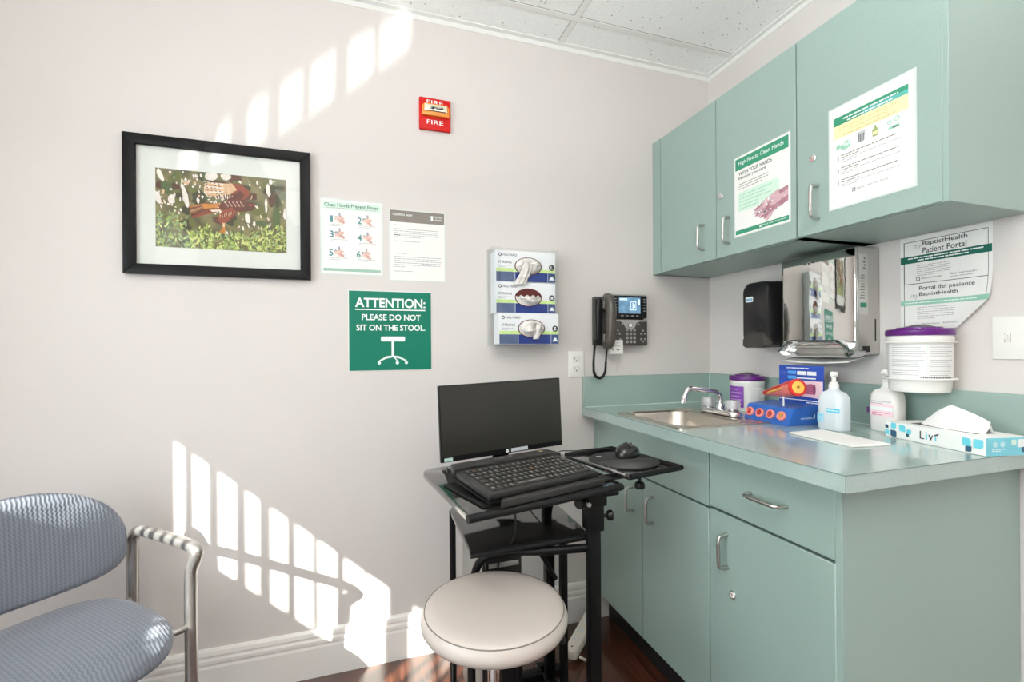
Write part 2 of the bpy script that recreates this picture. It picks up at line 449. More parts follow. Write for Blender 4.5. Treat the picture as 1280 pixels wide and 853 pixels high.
f.rect(px0, py0, px1, py1, z)
ph = {n: mat('photo_' + n, c, .5, var=.12, scale=80) for n, c in dict(cream=(238, 226, 220), olive=(104, 104, 50), dark=(66, 60, 32), leaf=(160, 176, 84), light=(208, 212, 132), sage=(146, 168, 118), deep=(84, 98, 54),
      rust=(146, 66, 44), russet=(104, 46, 34), tan=(222, 180, 142), amber=(196, 124, 50), brown=(92, 52, 36), bone=(240, 222, 206)).items()}
rnd = random.Random(5)
def blob(cx, cy, r, key, zz, ry=None, rot=0):
    c = hp(cx, cy); k = PW / 1073
    P = []
    n = 9
    for i in range(n):
        a = 2 * PI * i / n; q = rnd.uniform(.75, 1.2)
        dx, dy = r * q * math.cos(a), (ry or r) * q * math.sin(a)
        P.append((c[0] + k * (dx * math.cos(rot) - dy * math.sin(rot)), c[1] + k * (dx * math.sin(rot) + dy * math.cos(rot))))
    f.use(ph[key]); f.flat(inside(P), zz)
for i in range(60): blob(rnd.uniform(110, 1150), rnd.uniform(120, 560), rnd.uniform(25, 70), rnd.choice(['olive', 'dark', 'deep', 'brown', 'olive']), z + .0001 + i * 1e-6, rnd.uniform(30, 80))
for i in range(120):
    cx = rnd.choice([rnd.uniform(100, 440), rnd.uniform(100, 440), rnd.uniform(420, 660), rnd.uniform(680, 1150)])
    blob(cx, rnd.uniform(95, 470) if cx < 680 else rnd.uniform(190, 600), rnd.uniform(4, 11), rnd.choice(['cream', 'cream', 'bone', 'tan']), z + .0002 + i * 1e-6, rnd.uniform(6, 24), rnd.uniform(-.4, .4))
for (cx, cy, r, ry, ro) in [(320, 300, 20, 120, .18), (215, 330, 30, 45, 0), (130, 130, 22, 60, .3), (110, 320, 26, 70, .2), (530, 150, 60, 45, .2), (500, 270, 30, 50, 0), (650, 150, 40, 35, 0), (1005, 270, 18, 60, .1), (990, 400, 12, 70, 0), (1030, 200, 20, 30, 0), (830, 500, 22, 45, .2), (885, 550, 12, 26, 0), (1150, 470, 14, 60, 0), (655, 640, 14, 40, 0)]:
    blob(cx, cy, r, 'cream', z + .0004, ry, ro)
for i in range(900):
    cx = rnd.uniform(95, 1160); lim = 430 + .25 * abs(cx - 150) if cx < 330 else (540 + .6 * abs(cx - 470) if cx < 600 else (640 - .25 * (cx - 600) if cx < 780 else 545 + .3 * abs(cx - 1060)))
    cy = lim + 25 + (770 - lim) * rnd.random() ** .85
    L_ = rnd.uniform(24, 62); a = rnd.gauss(PI / 2, .7)
    c0 = hp(cx, cy); k = PW / 1073; d = (math.cos(a) * L_ * k, math.sin(a) * L_ * k); n_ = (-d[1] * .16, d[0] * .16)
    f.use(ph[rnd.choice(['leaf', 'light', 'light', 'sage', 'deep', 'leaf', 'olive'] if cx > 350 else ['sage', 'sage', 'leaf', 'deep', 'light'])])
    f.flat(inside([c0, (c0[0] + d[0] * .5 + n_[0], c0[1] + d[1] * .5 + n_[1]), (c0[0] + d[0], c0[1] + d[1]), (c0[0] + d[0] * .5 - n_[0], c0[1] + d[1] * .5 - n_[1])]), z + .0005 + i * 2e-7)
def hpoly(key, pts, lv): f.use(ph[key]); f.flat([hp(*p) for p in pts], z + .0008 + lv * .0001)
# tail: a fan of barred feathers
for k in range(6):
    y0 = 398 + 16 * k; hpoly(['amber', 'rust', 'tan', 'amber', 'brown', 'rust'][k], [(350 + 5 * k, y0), (356 + 4 * k, y0 + 20), (610, 412 + 5 * k), (625, 392 + 6 * k), (480, 372 + 10 * k)], k * .05)
for k in range(9): hpoly('brown', [(352 + 3 * k, 402 + 9 * k), (350 + 3 * k, 407 + 9 * k), (470 + 6 * k, 402 + 5 * k), (472 + 6 * k, 398 + 5 * k)], 1)
hpoly('amber', [(455, 385), (590, 372), (612, 388), (560, 410), (470, 420)], 1.2)
hpoly('bone', [(520, 430), (600, 425), (610, 440), (540, 446)], 1.2)
# body, thigh, head
hpoly('russet', [(590, 395), (640, 365), (700, 345), (770, 345), (830, 362), (870, 376), (880, 430), (800, 447), (730, 447), (690, 470), (640, 440), (600, 420)], 2)
hpoly('rust', [(580, 485), (605, 455), (640, 425), (700, 410), (735, 440), (725, 470), (690, 505), (650, 540), (625, 545), (605, 540), (585, 510)], 3)
for k in range(12): hpoly(['tan', 'brown'][k % 2], [(600 + 9 * k, 470 - 3 * k + 7 * (k % 3)), (606 + 9 * k, 466 - 3 * k + 7 * (k % 3)), (604 + 9 * k, 494 - 3 * k + 7 * (k % 3)), (599 + 9 * k, 496 - 3 * k + 7 * (k % 3))], 3.5)
# near wing, leading edge
hpoly('rust', [(640, 320), (690, 300), (745, 262), (690, 215), (720, 205), (790, 225), (850, 280), (845, 312), (800, 345), (730, 355), (650, 352)], 3)
hpoly('russet', [(650, 330), (740, 300), (765, 265), (800, 300), (785, 345), (730, 352), (660, 350)], 3.6)
for k in range(8): hpoly(['brown', 'russet'][k % 2], [(640 + 6 * k, 352 - 3 * k), (646 + 6 * k, 345 - 3 * k), (760 + 10 * k, 275 + 6 * k), (764 + 10 * k, 280 + 6 * k)], 4)
hpoly('rust', [(790, 235), (848, 282), (842, 312), (805, 340), (800, 300), (825, 285)], 4.2)
# far wing: pale, barred flight feathers
hpoly('tan', [(470, 238), (500, 205), (560, 195), (640, 196), (700, 206), (742, 262), (690, 298), (620, 318), (540, 322), (490, 305)], 4)
for k in range(6):
    y0 = 184 + 24 * k
    hpoly(['bone', 'tan'][k % 2], [(468 + 3 * k, y0 + 6), (480 + 3 * k, y0 - 6), (640, 214 + 14 * k), (620, 230 + 14 * k)], 4.3)
    for j in range(4): hpoly('russet', [(480 + 34 * j + 4 * k, y0 + 2 + 7 * j - 3 * k * j / 3), (494 + 34 * j + 4 * k, y0 + 3 + 7 * j - 3 * k * j / 3), (500 + 34 * j + 4 * k, y0 + 11 + 7 * j - 3 * k * j / 3), (484 + 34 * j + 4 * k, y0 + 9 + 7 * j - 3 * k * j / 3)], 4.6)
hpoly('brown', [(468, 184), (500, 176), (660, 200), (700, 208), (640, 208), (520, 196)], 4.8)
for k in range(16): hpoly(['bone', 'brown'][k % 2], [(560 + 10 * k, 318 - 5 * k % 23), (568 + 10 * k, 312 - 5 * k % 23), (580 + 9 * k, 338 - 4 * k % 19), (570 + 9 * k, 344 - 4 * k % 19)], 5)
for k in range(20): hpoly(['bone', 'tan'][k % 2], [(640 + 8 * k, 362 + 11 * (k % 4)), (645 + 8 * k, 360 + 11 * (k % 4)), (648 + 8 * k, 372 + 11 * (k % 4)), (643 + 8 * k, 374 + 11 * (k % 4))], 6)
hpoly('brown', [(800, 378), (850, 368), (900, 382), (915, 405), (870, 440), (790, 446)], 6)
hpoly('rust', [(840, 380), (890, 386), (880, 402), (840, 400)], 6.5); hpoly('bone', [(888, 396), (918, 402), (928, 428), (905, 418)], 7); hpoly('dark', [(872, 392), (882, 392), (882, 399), (872, 399)], 7.2)
hpoly('russet', [(690, 500), (740, 450), (720, 490), (680, 525)], 3.2)
hpoly('tan', [(622, 540), (642, 538), (640, 580), (624, 585)], 7); hpoly('amber', [(624, 575), (642, 575), (646, 600), (634, 640), (622, 612), (610, 636), (596, 606), (612, 598)], 7.2)
f.build('photograph', T, True)
g = MB(clear('picture_glass', (252, 253, 252), .012, .03, .08)); g.box((m_, m_, .0105), (FW - m_, FH - m_, .0115)); g.build('glass', T, True)

# drawing of two hands washing, for the small posters
def little_hand(b, x, y, s, a, z, m1, m2):
    """a palm with four fingers and a thumb, flat print"""
    c, q = math.cos(a), math.sin(a)
    def tr(p): return (x + s * (p[0] * c - p[1] * q), y + s * (p[0] * q + p[1] * c))
    b.use(m1); b.flat([tr(p) for p in [(-1.2, -.34), (-.2, -.42), (.3, -.4), (.42, 0), (.3, .4), (-.2, .4), (-1.2, .3)]], z)
    for k, (o, L) in enumerate([(-.3, .75), (-.1, .92), (.1, .85), (.3, .66)]):
        b.use(m1 if k % 2 else m2)
        b.flat([tr(p) for p in [(.2, o - .1), (.3 + L * .7, o - .09), (.3 + L, o), (.3 + L * .7, o + .09), (.2, o + .1)]], z + .00005)
    b.use(m2); b.flat([tr(p) for p in [(-.3, .35), (.1, .36), (.55, .72), (.5, .82), (.3, .8), (-.1, .6)]], z + .00008)

# poster: clean hands
S = MB(LAMINATE_FILM); w_, h_ = .207, .262
S.box((0, 0, .0002), (w_, h_, .0009)); S.use(PAPER); S.rect(.004, .004, w_ - .004, h_ - .004, .0011)
S.use(MINT); S.rect(.010, .226, w_ - .008, .251, .0013)
S.use(mat('print_deep_teal', (40, 92, 88), .5)); S.text('Clean Hands Prevent Illness', .014, .2345, .178, .0125, .0016, .012)
S.use(GREYINK); S.rows(.02, .19, .2295, 1, .004, .0022, .0015, 1)
cells = [(.030, .180), (.122, .180), (.030, .128), (.122, .120), (.028, .064), (.118, .062)]
for k, (cx, cy) in enumerate(cells):
    S.use(TEALNUM); S.text(str(k + 1), cx + (.003 if k == 0 else 0), cy, .008 if k == 0 else .0135, .0235, .0015, .02)
    little_hand(S, cx + .033, cy + .014, .014, .2 * (k % 3), .0015, SKIN, SKINDARK)
    little_hand(S, cx + .036, cy + .006, .012, 2.7 - .3 * (k % 2), .0019, SKINDARK, SKIN)
    S.use(mat('print_tap_grey', (150, 160, 168), .5)); S.rect(cx + .03, cy + .02, cx + .036, cy + .033, .0014); S.disc(cx + .022, cy + .016, .006, .00135)
    S.use(GREYINK); S.rows(cx + .004, cx + .062, cy - .007, 2, .0055, .0016, .0014)
S.use(MIDGREEN if False else mat('print_sage_bar', (150, 184, 166), .5)); S.rect(.010, .012, w_ - .008, .022, .0013)
o = S.build('hand_washing_poster', W=on_back(-1.629, 1.366)); tag(o, 'laminated hand washing poster with six numbered drawings beside the picture frame', 'poster')

# notice with a taupe heading
S = MB(LAMINATE_FILM); w_, h_ = .203, .258
S.box((0, 0, .0002), (w_, h_, .0009)); S.use(PAPER); S.rect(.003, .003, w_ - .003, h_ - .003, .0011)
S.use(TAUPE); S.rect(.004, .212, w_ - .004, .254, .0013)
S.use(PRINTWHITE); S.text('Confirm your', .014, .232, .070, .0125, .0015, .01)
S.text('Baptist', .166, .2345, .027, .0065, .0015, .008); S.text('Health', .166, .2255, .025, .0065, .0015, .008)
S.text('I', .150, .2255, .008, .0155, .0015, .03); S.rect(.147, .2245, .161, .2265, .0015); S.rect(.147, .240, .161, .242, .0015)
S.use(GREYINK)
S.rows(.018, .05, .200, 1, .005, .002, .0013, 1); S.rows(.018, .178, .186, 5, .0072, .0022, .0013, .6); S.rows(.018, .112, .142, 1, .006, .0022, .0013, 1)
S.rows(.018, .066, .098, 1, .006, .0022, .0013, 1); S.rows(.018, .188, .086, 6, .0072, .0022, .0013, .25); S.rows(.018, .085, .034, 1, .006, .0022, .0013, 1)
S.use(INK); S.rect(.018, .1635, .040, .166, .0015); S.rect(.168, .1655, .176, .168, .0015); S.rect(.116, .0605, .148, .063, .0015)
o = S.build('printed_notice', W=on_back(-1.402, 1.353)); tag(o, 'white text notice with a brown grey heading band above the green sign', 'notice')

# green attention sign
S = MB(PRINTWHITE); w_ = .287; h_ = .283
S.box((0, 0, .0002), (w_, h_, .002), .0005); S.use(GREEN); S.rect(.0015, .0015, w_ - .0015, h_ - .0015, .0023)
S.use(PRINTWHITE)
S.text('ATTENTION:', .022, .224, .243, .034, .0028, .026); S.rect(.022, .2145, .265, .2185, .0028)
S.text('PLEASE DO NOT', .044, .179, .204, .0215, .0028, .022)
S.text('SIT ON THE STOOL.', .026, .142, .238, .0215, .0028, .022)
S.flat([(.112 + .004 * math.cos(a), .108 + .004 * math.sin(a)) for a in [PI, PI * 1.25, PI * 1.5]] + [(.188, .104), (.1915, .1075), (.1915, .118), (.188, .1215), (.112, .1215), (.108, .118)], .0028)
S.rect(.1445, .052, .1535, .104, .0028)
for sx in (-1, 1):
    S.flat([(.149, .054), (.149 + sx * .022, .051), (.149 + sx * .046, .038), (.149 + sx * .050, .033), (.149 + sx * .044, .033), (.149 + sx * .022, .043), (.149, .047)], .00285)
    S.disc(.149 + sx * .047, .0275, .0058, .0028)
S.flat([(.149, .05), (.153, .05), (.1665, .036), (.1625, .034)], .0029); S.disc(.1645, .0275, .0058, .0028)
o = S.build('attention_sign', W=on_back(-1.539, 1.031)); tag(o, 'square green sign about not sitting on the stool with a white stool symbol', 'sign')

# fire alarm strobe
T = thing('fire_alarm_strobe', 'red square fire alarm strobe mounted high on the back wall', 'fire alarm', (-1.293, 0, 1.909), ROT_BACK)
b = MB(RED); b.box((0, 0, 0), (.115, .115, .014), .003, 3)
b.use(PRINTWHITE); b.text('FIRE', .027, .019, .060, .0155, .0146, .004); b.text('FIRE', .027, .091, .060, .0155, .0146, .004)
b.build('housing', T, True)
b = MB(mat('amber_lens', (226, 134, 40), .25, var=.05)); b.prism([(.008, .046), (.108, .046), (.108, .08), (.098, .090), (.018, .090), (.008, .08)], .013, .027, .004)
b.build('lens', T, True)
b = MB(mat('strobe_reflector', (232, 226, 200), .15, .3, var=.1, scale=90)); b.box((.017, .060, .025), (.099, .085, .0285), .002)
b.use(INK); b.rect(.020, .0595, .094, .0625, .0289); b.disc(.047, .073, .007, .0289); b.rect(.058, .069, .085, .075, .0289)
b.use(SILVER); b.tube([(.036, .066, .029), (.048, .078, .031), (.066, .070, .031), (.082, .078, .029)], .0022, 8, smooth=2)
b.build('flash_tube', T, True)

# glove rack and the three boxes of gloves in it
T = thing('glove_box_rack', 'clear acrylic wall rack holding three boxes of gloves', 'rack', (-1.040, 0, 1.118), ROT_BACK)
b = MB(clear('acrylic', (253, 254, 254), .02, .03, .16)); RW, RH, RD = .262, .365, .086
b.box((0, 0, .001), (RW, RH, .004)); b.box((0, 0, .001), (.003, RH, RD)); b.box((RW - .003, 0, .001), (RW, RH, RD)); b.box((0, 0, .001), (RW, .003, RD)); b.box((0, RH - .003, .001), (RW, RH, RD - .02))
b.box((0, .122, RD - .003), (.030, RH, RD)); b.box((RW - .030, .122, RD - .003), (RW, RH, RD)); b.build('holder', T, True)
def glove_box(size, y, dx, dz, style, label):
    T = thing('glove_box', label, 'glove box', (-1.028 + dx, -.008 - dz, 1.123 + y), ROT_BACK, 'glove boxes in the wall rack')
    W_, H_, D_ = .236, .1145, .074
    b = MB(mat('glove_carton', (234, 236, 238), .45, var=.01)); b.box((0, 0, 0), (W_, H_, D_), .0008, 1)
    zf = D_ + .0004
    b.use(SLATE); b.rect(.001, .001, .074, .036, zf); b.use(NAVY); b.rect(.074, .001, .205, .036, zf); b.use(mat('print_blue_grey', (52, 74, 122), .4)); b.rect(.205, .001, W_ - .001, .036, zf)
    b.use(LIME); b.rect(.001, .0365, W_ - .001, .049, zf); b.use(PRINTWHITE); b.rect(.073, .001, .0742, .06, zf + .0002); b.rect(.204, .001, .2052, .1, zf + .0002)
    b.use(INK); b.disc(.016, .098, .0062, zf + .0002); b.use(PRINTWHITE); b.disc(.016, .098, .0034, zf + .0004)
    b.use(INK); b.text('HALYARD', .026, .094, .056, .0085, zf + .0002, .004); b.text('STERLING', .009, .067, .052, .0085, zf + .0002, .004)
    b.use(GREYINK); b.rows(.009, .055, .058, 2, .0055, .002, zf + .0002)
    b.use(INK); b.disc(.221, .058, .0118, zf + .0004); b.use(PRINTWHITE); b.text(size, .2165, .0515, .009, .013, zf + .0007, .03)
    b.flat([(.210, .010), (.232, .010), (.230, .014), (.227, .016), (.226, .023), (.216, .023), (.215, .016), (.212, .014)], zf + .0003)
    b.use(mat('carton_inside', (86, 30, 26), .8)); b.disc(.126, .058, .054, zf + .0006, 28, .034)
    b.build('carton', T, True)
    g = MB(mat('grey_nitrile', (216, 212, 206), .5, var=.16, scale=60, bump=.9, bscale=55)); q = random.Random(ord(size))
    n1, n2 = 60, 26
    def surf(u, v):
        a = 2 * PI * u; r = v
        X = .126 + .050 * r * math.cos(a); Y = .058 + .031 * r * math.sin(a)
        if style == 'low': Y = min(Y, .062 + .004 * math.sin(7 * X * 40))
        hgt = (1 - r ** 2.2) * (.016 + .009 * math.sin(90 * X + 2 * style_k) + .008 * math.sin(150 * Y + 60 * X))
        hgt += (1 - r ** 2) * .013 * (noise.noise((X * 70, Y * 95, 3 + 5 * style_k)) + .5 * noise.noise((X * 160, Y * 210, 9 * style_k)))
        return (X, Y, zf + .001 + max(hgt, 0.0003))
    style_k = {'L': 0, 'M': 1, 'S': 2}[size]
    g.grid(surf, n1, n2)
    if style == 'hang':       # a cuff hanging down over the front
        g.grid(lambda u, v: (.078 + .034 * u + .020 * v + .010 * v * math.sin(3 * v) - .012 * (1 - v) * (1 - u), -.012 + .075 * v, zf + .008 + .008 * math.sin(PI * u) + .010 * v + .002 * math.sin(14 * u) + .006 * noise.noise((u * 4, v * 5, 1.5))), 16, 22)
    if style == 'tongue':
        g.grid(lambda u, v: (.128 + .022 * u + .012 * v, .018 + .055 * v, zf + .010 + .010 * math.sin(PI * u) + .008 * v + .006 * noise.noise((u * 3, v * 4, 7.5))), 14, 18)
    g.build('glove', T, True, solid=.0012)
glove_box('L', .232, 0, 0, 'hang', 'top glove box marked L with a grey glove cuff hanging out')
glove_box('M', .116, 0, 0, 'low', 'middle glove box marked M with a half empty oval opening')
glove_box('S', .0, .008, .010, 'tongue', 'bottom glove box marked S sticking out of the rack')

# outlet
T = thing('wall_outlet', 'white duplex power outlet left of the wall telephone', 'outlet', (-.703, 0, .989), ROT_BACK)
b = MB(WHITE); b.box((0, 0, .0005), (.070, .106, .006), .003, 3); b.build('cover_plate', T, True)
for yy in (.018, .058):
    b = MB(mat('outlet_face', (228, 226, 221), .4, var=.01)); b.prism([(.020, yy), (.050, yy), (.053, yy + .006), (.053, yy + .024), (.050, yy + .030), (.020, yy + .030), (.017, yy + .024), (.017, yy + .006)], .005, .0075, .0008)
    b.use(INK); b.rect(.0265, yy + .014, .0285, yy + .023, .0079); b.rect(.0405, yy + .014, .0425, yy + .022, .0079); b.disc(.0345, yy + .0085, .0028, .0079)
    b.build('socket', T, True)

# telephone
T = thing('wall_telephone', 'dark grey desk telephone with colour screen hung on the back wall', 'telephone', (-.600, 0, 1.112), ROT_BACK)
b = MB(GRAPHITE); b.box((.004, .004, .001), (.236, .205, .030), .006, 3)
b.use(BLACK); b.prism([(.075, .118), (.238, .118), (.238, .212), (.075, .212)], .028, .050, .004)
b.use(SILVER); b.box((.076, .209, .028), (.237, .2145, .050), .001)
b.use(GRAPHITE); b.prism([(.075, .004), (.243, .004), (.243, .112), (.075, .112)], .026, .044, .004)
b.build('body', T, True)
b = MB(mat('screen_lit', (96, 132, 160), .2, var=.25, scale=60, emit=.55)); b.rect(.103, .136, .205, .202, .0506)
b.use(mat('screen_light_panel', (196, 216, 226), .2, emit=.6)); b.rect(.106, .190, .142, .198, .0509); b.rect(.192, .172, .202, .196, .0509)
b.use(mat('screen_white_lines', (226, 240, 246), .2, emit=.6)); 
for (x0, y0, x1, y1) in [(.158, .150, .160, .185), (.182, .150, .184, .185), (.158, .150, .184, .152), (.158, .183, .184, .185), (.167, .156, .170, .180), (.172, .160, .178, .175)]: b.rect(x0, y0, x1, y1, .051)
b.use(GREYINK)
for k in range(4): b.rect(.112 + .024 * k, .125, .124 + .024 * k, .128, .0506)
for k in range(5): b.rect(.083, .146 + .012 * k, .092, .149 + .012 * k, .0506); b.rect(.218, .146 + .012 * k, .229, .149 + .012 * k, .0506)
b.build('screen', T, True)
b = MB(SILVER); b.flat([(.078, .111), (.241, .111), (.241, .104), (.205, .104), (.190, .098), (.180, .078), (.158, .070), (.137, .078), (.127, .096), (.112, .104), (.078, .104)], .0446)
b.cyl((.158, .088, .044), .0145, .004, bev=.001); b.use(GRAPHITE); b.cyl((.158, .088, .0475), .0105, .001); b.use(WHITE); b.cyl((.158, .088, .048), .0085, .0012); b.build('navigation_ring', T, True)
b = MB(mat('key_caps', (150, 148, 144), .4, var=.05))
for r_ in range(4):
    for c_ in range(3): b.box((.138 + .0175 * c_, .014 + .0165 * r_, .044), (.150 + .0175 * c_, .0255 + .0165 * r_, .0465), .001, 1)
b.build('keypad', T, True)
for (kx, ky) in [(.091, .053), (.109, .053), (.100, .066), (.211, .053), (.229, .053), (.220, .066), (.211, .031), (.229, .031), (.220, .021), (.122, .092), (.198, .092), (.086, .030), (.112, .030)]:
    b = MB(mat('key_caps', (150, 148, 144))); b.cyl((kx, ky, .044), .0042, .0022); b.build('soft_key', T, True)
b = MB(mat('handset_shell', (76, 70, 64), .28, var=.06, scale=30))
b.tube([(.048, .006, .050), (.047, .012, .074), (.046, .05, .086), (.045, .10, .090), (.046, .150, .086), (.047, .192, .074), (.048, .198, .050)], .02, 16, smooth=2)
b.box((.026, .004, .036), (.072, .056, .062), .010, 3); b.box((.026, .148, .036), (.072, .200, .062), .010, 3)
b.build('handset', T, True)
b = MB(BLACK); b.box((.002, .006, .028), (.030, .196, .052), .008, 3); b.box((.022, .003, .028), (.074, .058, .040), .006, 2); b.box((.022, .146, .028), (.074, .198, .040), .006, 2); b.build('cradle', T, True)
b = MB(RUBBER); cp = [(.010, .030, .045), (-.004, .026, .05), (-.010, -.01, .05), (-.013, -.060, .048), (-.012, -.100, .047), (-.003, -.120, .047), (.014, -.127, .047), (.031, -.120, .047), (.040, -.100, .048), (.042, -.06, .050), (.042, -.02, .055), (.044, .008, .058)]
b.tube(cp, .0038, 8, smooth=3)
P3 = [Vector(p) for p in cp[2:8]]
helix = []
pts_ = [Vector(p) for p in cp[1:10]]
for i in range(len(pts_) - 1):
    for k in range(40):
        p = pts_[i].lerp(pts_[i + 1], k / 40); a = 2 * PI * k / 4; d = (pts_[i + 1] - pts_[i]).normalized(); u = d.cross(Vector((0, 0, 1))).normalized(); helix.append(p + u * .0048 * math.cos(a) + Vector((0, 0, 1)) * .0048 * math.sin(a))
b.tube(helix, .0016, 5)
b.build('cord', T, True)
# tag hanging at the bottom of the phone
S = MB(PAPER); S.box((0, 0, 0), (.066, .056, .001)); S.use(GREYINK); S.rows(.014, .052, .044, 2, .005, .0018, .0012); S.rows(.012, .055, .030, 1, .005, .0025, .0012, 1); S.use(TAUPE); S.rect(.014, .014, .024, .018, .0012); S.rect(.036, .014, .050, .018, .0012); S.rect(.012, .034, .02, .038, .0012)
tag(S.build('paper_tag', W=on_back(-.543, 1.083, -.046)), 'small white paper tag stuck to the lower edge of the telephone', 'tag')
# ------------------------------------------------------------------ cabinets on the right wall
def d_handle(y, z0, z1, xf, parent, horiz=False, L=.1, label=None):
    b = MB(STEEL); r = .0048
    if horiz: pts = [(xf, y, z0), (xf - .024, y - .004, z0), (xf - .031, y - .014, z0), (xf - .031, y - L + .014, z0), (xf - .024, y - L + .004, z0), (xf, y - L, z0)]
    else: pts = [(xf, y, z0), (xf - .024, y, z0 + .002), (xf - .030, y, z0 + .009), (xf - .030, y, z1 - .009), (xf - .024, y, z1 - .002), (xf, y, z1)]
    b.tube(pts, r, 10, smooth=1); o = b.build('handle', parent); return o
def cam_lock(y, z, xf, parent):
    b = MB(CHROME); X = Matrix.Translation((xf, y, z)) @ Matrix.Rotation(R(-90), 4, 'Y')
    b.lathe([(.0105, 0), (.0105, .003), (.0085, .0045), (.0078, .0045), (.0075, .0035), (0, .0035)], M=X)
    b.use(BLACK); b.box((-.0008, -.0035, .0034), (.0008, .0035, .0038), M=X); b.build('lock', parent)

XU, UZ0, UZ1 = -.298, 1.420, 1.988
def door(parent, x, y0, y1, z0, z1, name='door', t=.018):
    b = MB(LAM); b.box((x, y1 + .0016, z0 + .0016), (x + t, y0 - .0016, z1 - .0016), .0012, 1)
    return b.build(name, parent)
U1 = thing('wall_cabinet', 'teal double door wall cabinet in the corner above the sink', 'cabinet', (-.14, -.345, UZ0))
b = MB(LAM); b.box((XU + .0195, -.690, UZ0), (-.0005, -.0005, UZ0 + .016)); b.box((XU + .0195, -.690, UZ1 - .016), (-.0005, -.0005, UZ1)); b.box((XU + .0195, -.690, UZ0), (-.0005, -.674, UZ1)); b.box((XU + .0195, -.016, UZ0), (-.0005, -.0005, UZ1))
b.box((XU, -.054, UZ0), (XU + .0195, -.0005, UZ1), .001, 1)
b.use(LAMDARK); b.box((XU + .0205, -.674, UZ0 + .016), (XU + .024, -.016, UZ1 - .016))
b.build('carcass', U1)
D1 = door(U1, XU, -.056, -.373, UZ0, UZ1); d_handle(-.312, 1.466, 1.556, XU, D1)
D2 = door(U1, XU, -.373, -.690, UZ0, UZ1); d_handle(-.436, 1.462, 1.551, XU, D2); cam_lock(-.397, 1.636, XU, D2)
U2 = thing('wall_cabinet', 'teal single door wall cabinet at the right end of the wall cabinets', 'cabinet', (-.14, -.87, UZ0))
b = MB(LAM); b.box((XU + .0195, -1.036, UZ0), (-.0005, -.6905, UZ0 + .016)); b.box((XU + .0195, -1.036, UZ1 - .016), (-.0005, -.6905, UZ1)); b.box((XU + .0195, -.707, UZ0), (-.0005, -.6905, UZ1))
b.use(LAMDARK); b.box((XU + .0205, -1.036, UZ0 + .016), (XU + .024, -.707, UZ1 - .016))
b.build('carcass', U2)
b = MB(LAM); b.box((XU + .001, -1.0515, UZ0 - .001), (-.0005, -1.0365, UZ1), .0008, 1); b.build('end_panel', U2)
D3 = door(U2, XU, -.690, -1.043, UZ0, UZ1); d_handle(-.756, 1.460, 1.551, XU, D3); cam_lock(-.741, 1.632, XU, D3)

# posters on the two doors
S = MB(LAMINATE_FILM); w_, h_ = .214, .268
S.box((0, 0, .0002), (w_, h_, .0009)); S.use(PAPER); S.rect(.003, .003, w_ - .003, h_ - .003, .0011)
S.use(MIDGREEN); S.rect(.006, .222, w_ - .006, .260, .0013); S.rect(.006, .008, w_ - .006, .022, .0013)
S.use(PRINTWHITE); S.text('High Five to Clean Hands', .020, .233, .172, .017, .0016, .006); S.text('Baptist Health South Florida', .115, .0125, .086, .006, .0016, .004); S.rect(.103, .011, .110, .019, .0016)
S.use(INK); S.text('WASH YOUR HANDS', .020, .202, .130, .012, .0014, .014); S.text('because you care', .020, .186, .108, .0125, .0014, .010)
S.use(GREYINK if False else TAUPE); S.rows(.020, .138, .172, 3, .008, .0022, .0014, .8)
S.use(MINT); S.prism([(.022, .082), (.168, .082), (.176, .090), (.176, .138), (.168, .146), (.022, .146), (.014, .138), (.014, .090)], .0009, .0012)
S.use(PALEGREEN); S.rows(.034, .150, .134, 1, .01, .0025, .0014, 1); S.rows(.034, .130, .123, 1, .01, .0025, .0014, 1); S.rows(.034, .150, .112, 1, .01, .0025, .0014, 1); S.rows(.034, .100, .101, 1, .01, .0025, .0014, 1); S.rows(.034, .120, .090, 1, .01, .0025, .0014, 1)
for k in range(5): S.disc(.026, .135 - .011 * k, .002, .0014)
PINK = mat('print_soapy_pink', (206, 170, 176), .6, var=.18, scale=120); PINKD = mat('print_soapy_mauve', (168, 120, 132), .6, var=.18, scale=120)
S.use(PINKD); S.flat([(.206, .112), (.150, .100), (.115, .072), (.120, .050), (.150, .050), (.206, .066)], .00135)
little_hand(S, .128, .074, .044, PI + .42, .0015, PINK, PINKD); little_hand(S, .140, .062, .042, PI + .22, .0019, PINKD, PINK)
S.use(PINK); S.flat([(.206, .100), (.165, .088), (.140, .074), (.150, .064), (.206, .082)], .0022)
S.use(PRINTWHITE)
for k in range(16): S.disc(.10 + .09 * random.random(), .05 + .045 * random.random(), .002 + .002 * random.random(), .0024)
tag(S.build('hand_hygiene_poster', W=on_right(-.458, 1.474, XU)), 'clean hands poster with a picture of soapy hands on the middle cabinet door', 'poster')
S = MB(LAMINATE_FILM); w_, h_ = .206, .270
S.box((0, 0, .0002), (w_, h_, .0009)); S.use(PAPER); S.rect(.004, .004, w_ - .004, h_ - .004, .0011)
S.use(MIDGREEN); S.rect(.014, .219, w_ - .016, .241, .0013); S.use(mat('print_aqua', (88, 176, 168), .5)); S.rect(.09, .219, w_ - .016, .229, .00135)
S.use(YELLOWPALE); S.rect(.014, .184, w_ - .016, .219, .0013)
S.use(PRINTWHITE); S.rows(.04, .17, .230, 1, .006, .0035, .0016, 1); S.rows(.05, .16, .222, 1, .006, .003, .0016, 1)
TAN = mat('print_tan_text', (196, 178, 128), .5); S.use(TAN)
S.text('Cover your nose and mouth when', .030, .205, .140, .0075, .0016, .004); S.text('sneezing or coughing', .056, .195, .090, .0075, .0016, .004); S.rows(.04, .165, .188, 1, .006, .002, .0016, 1)
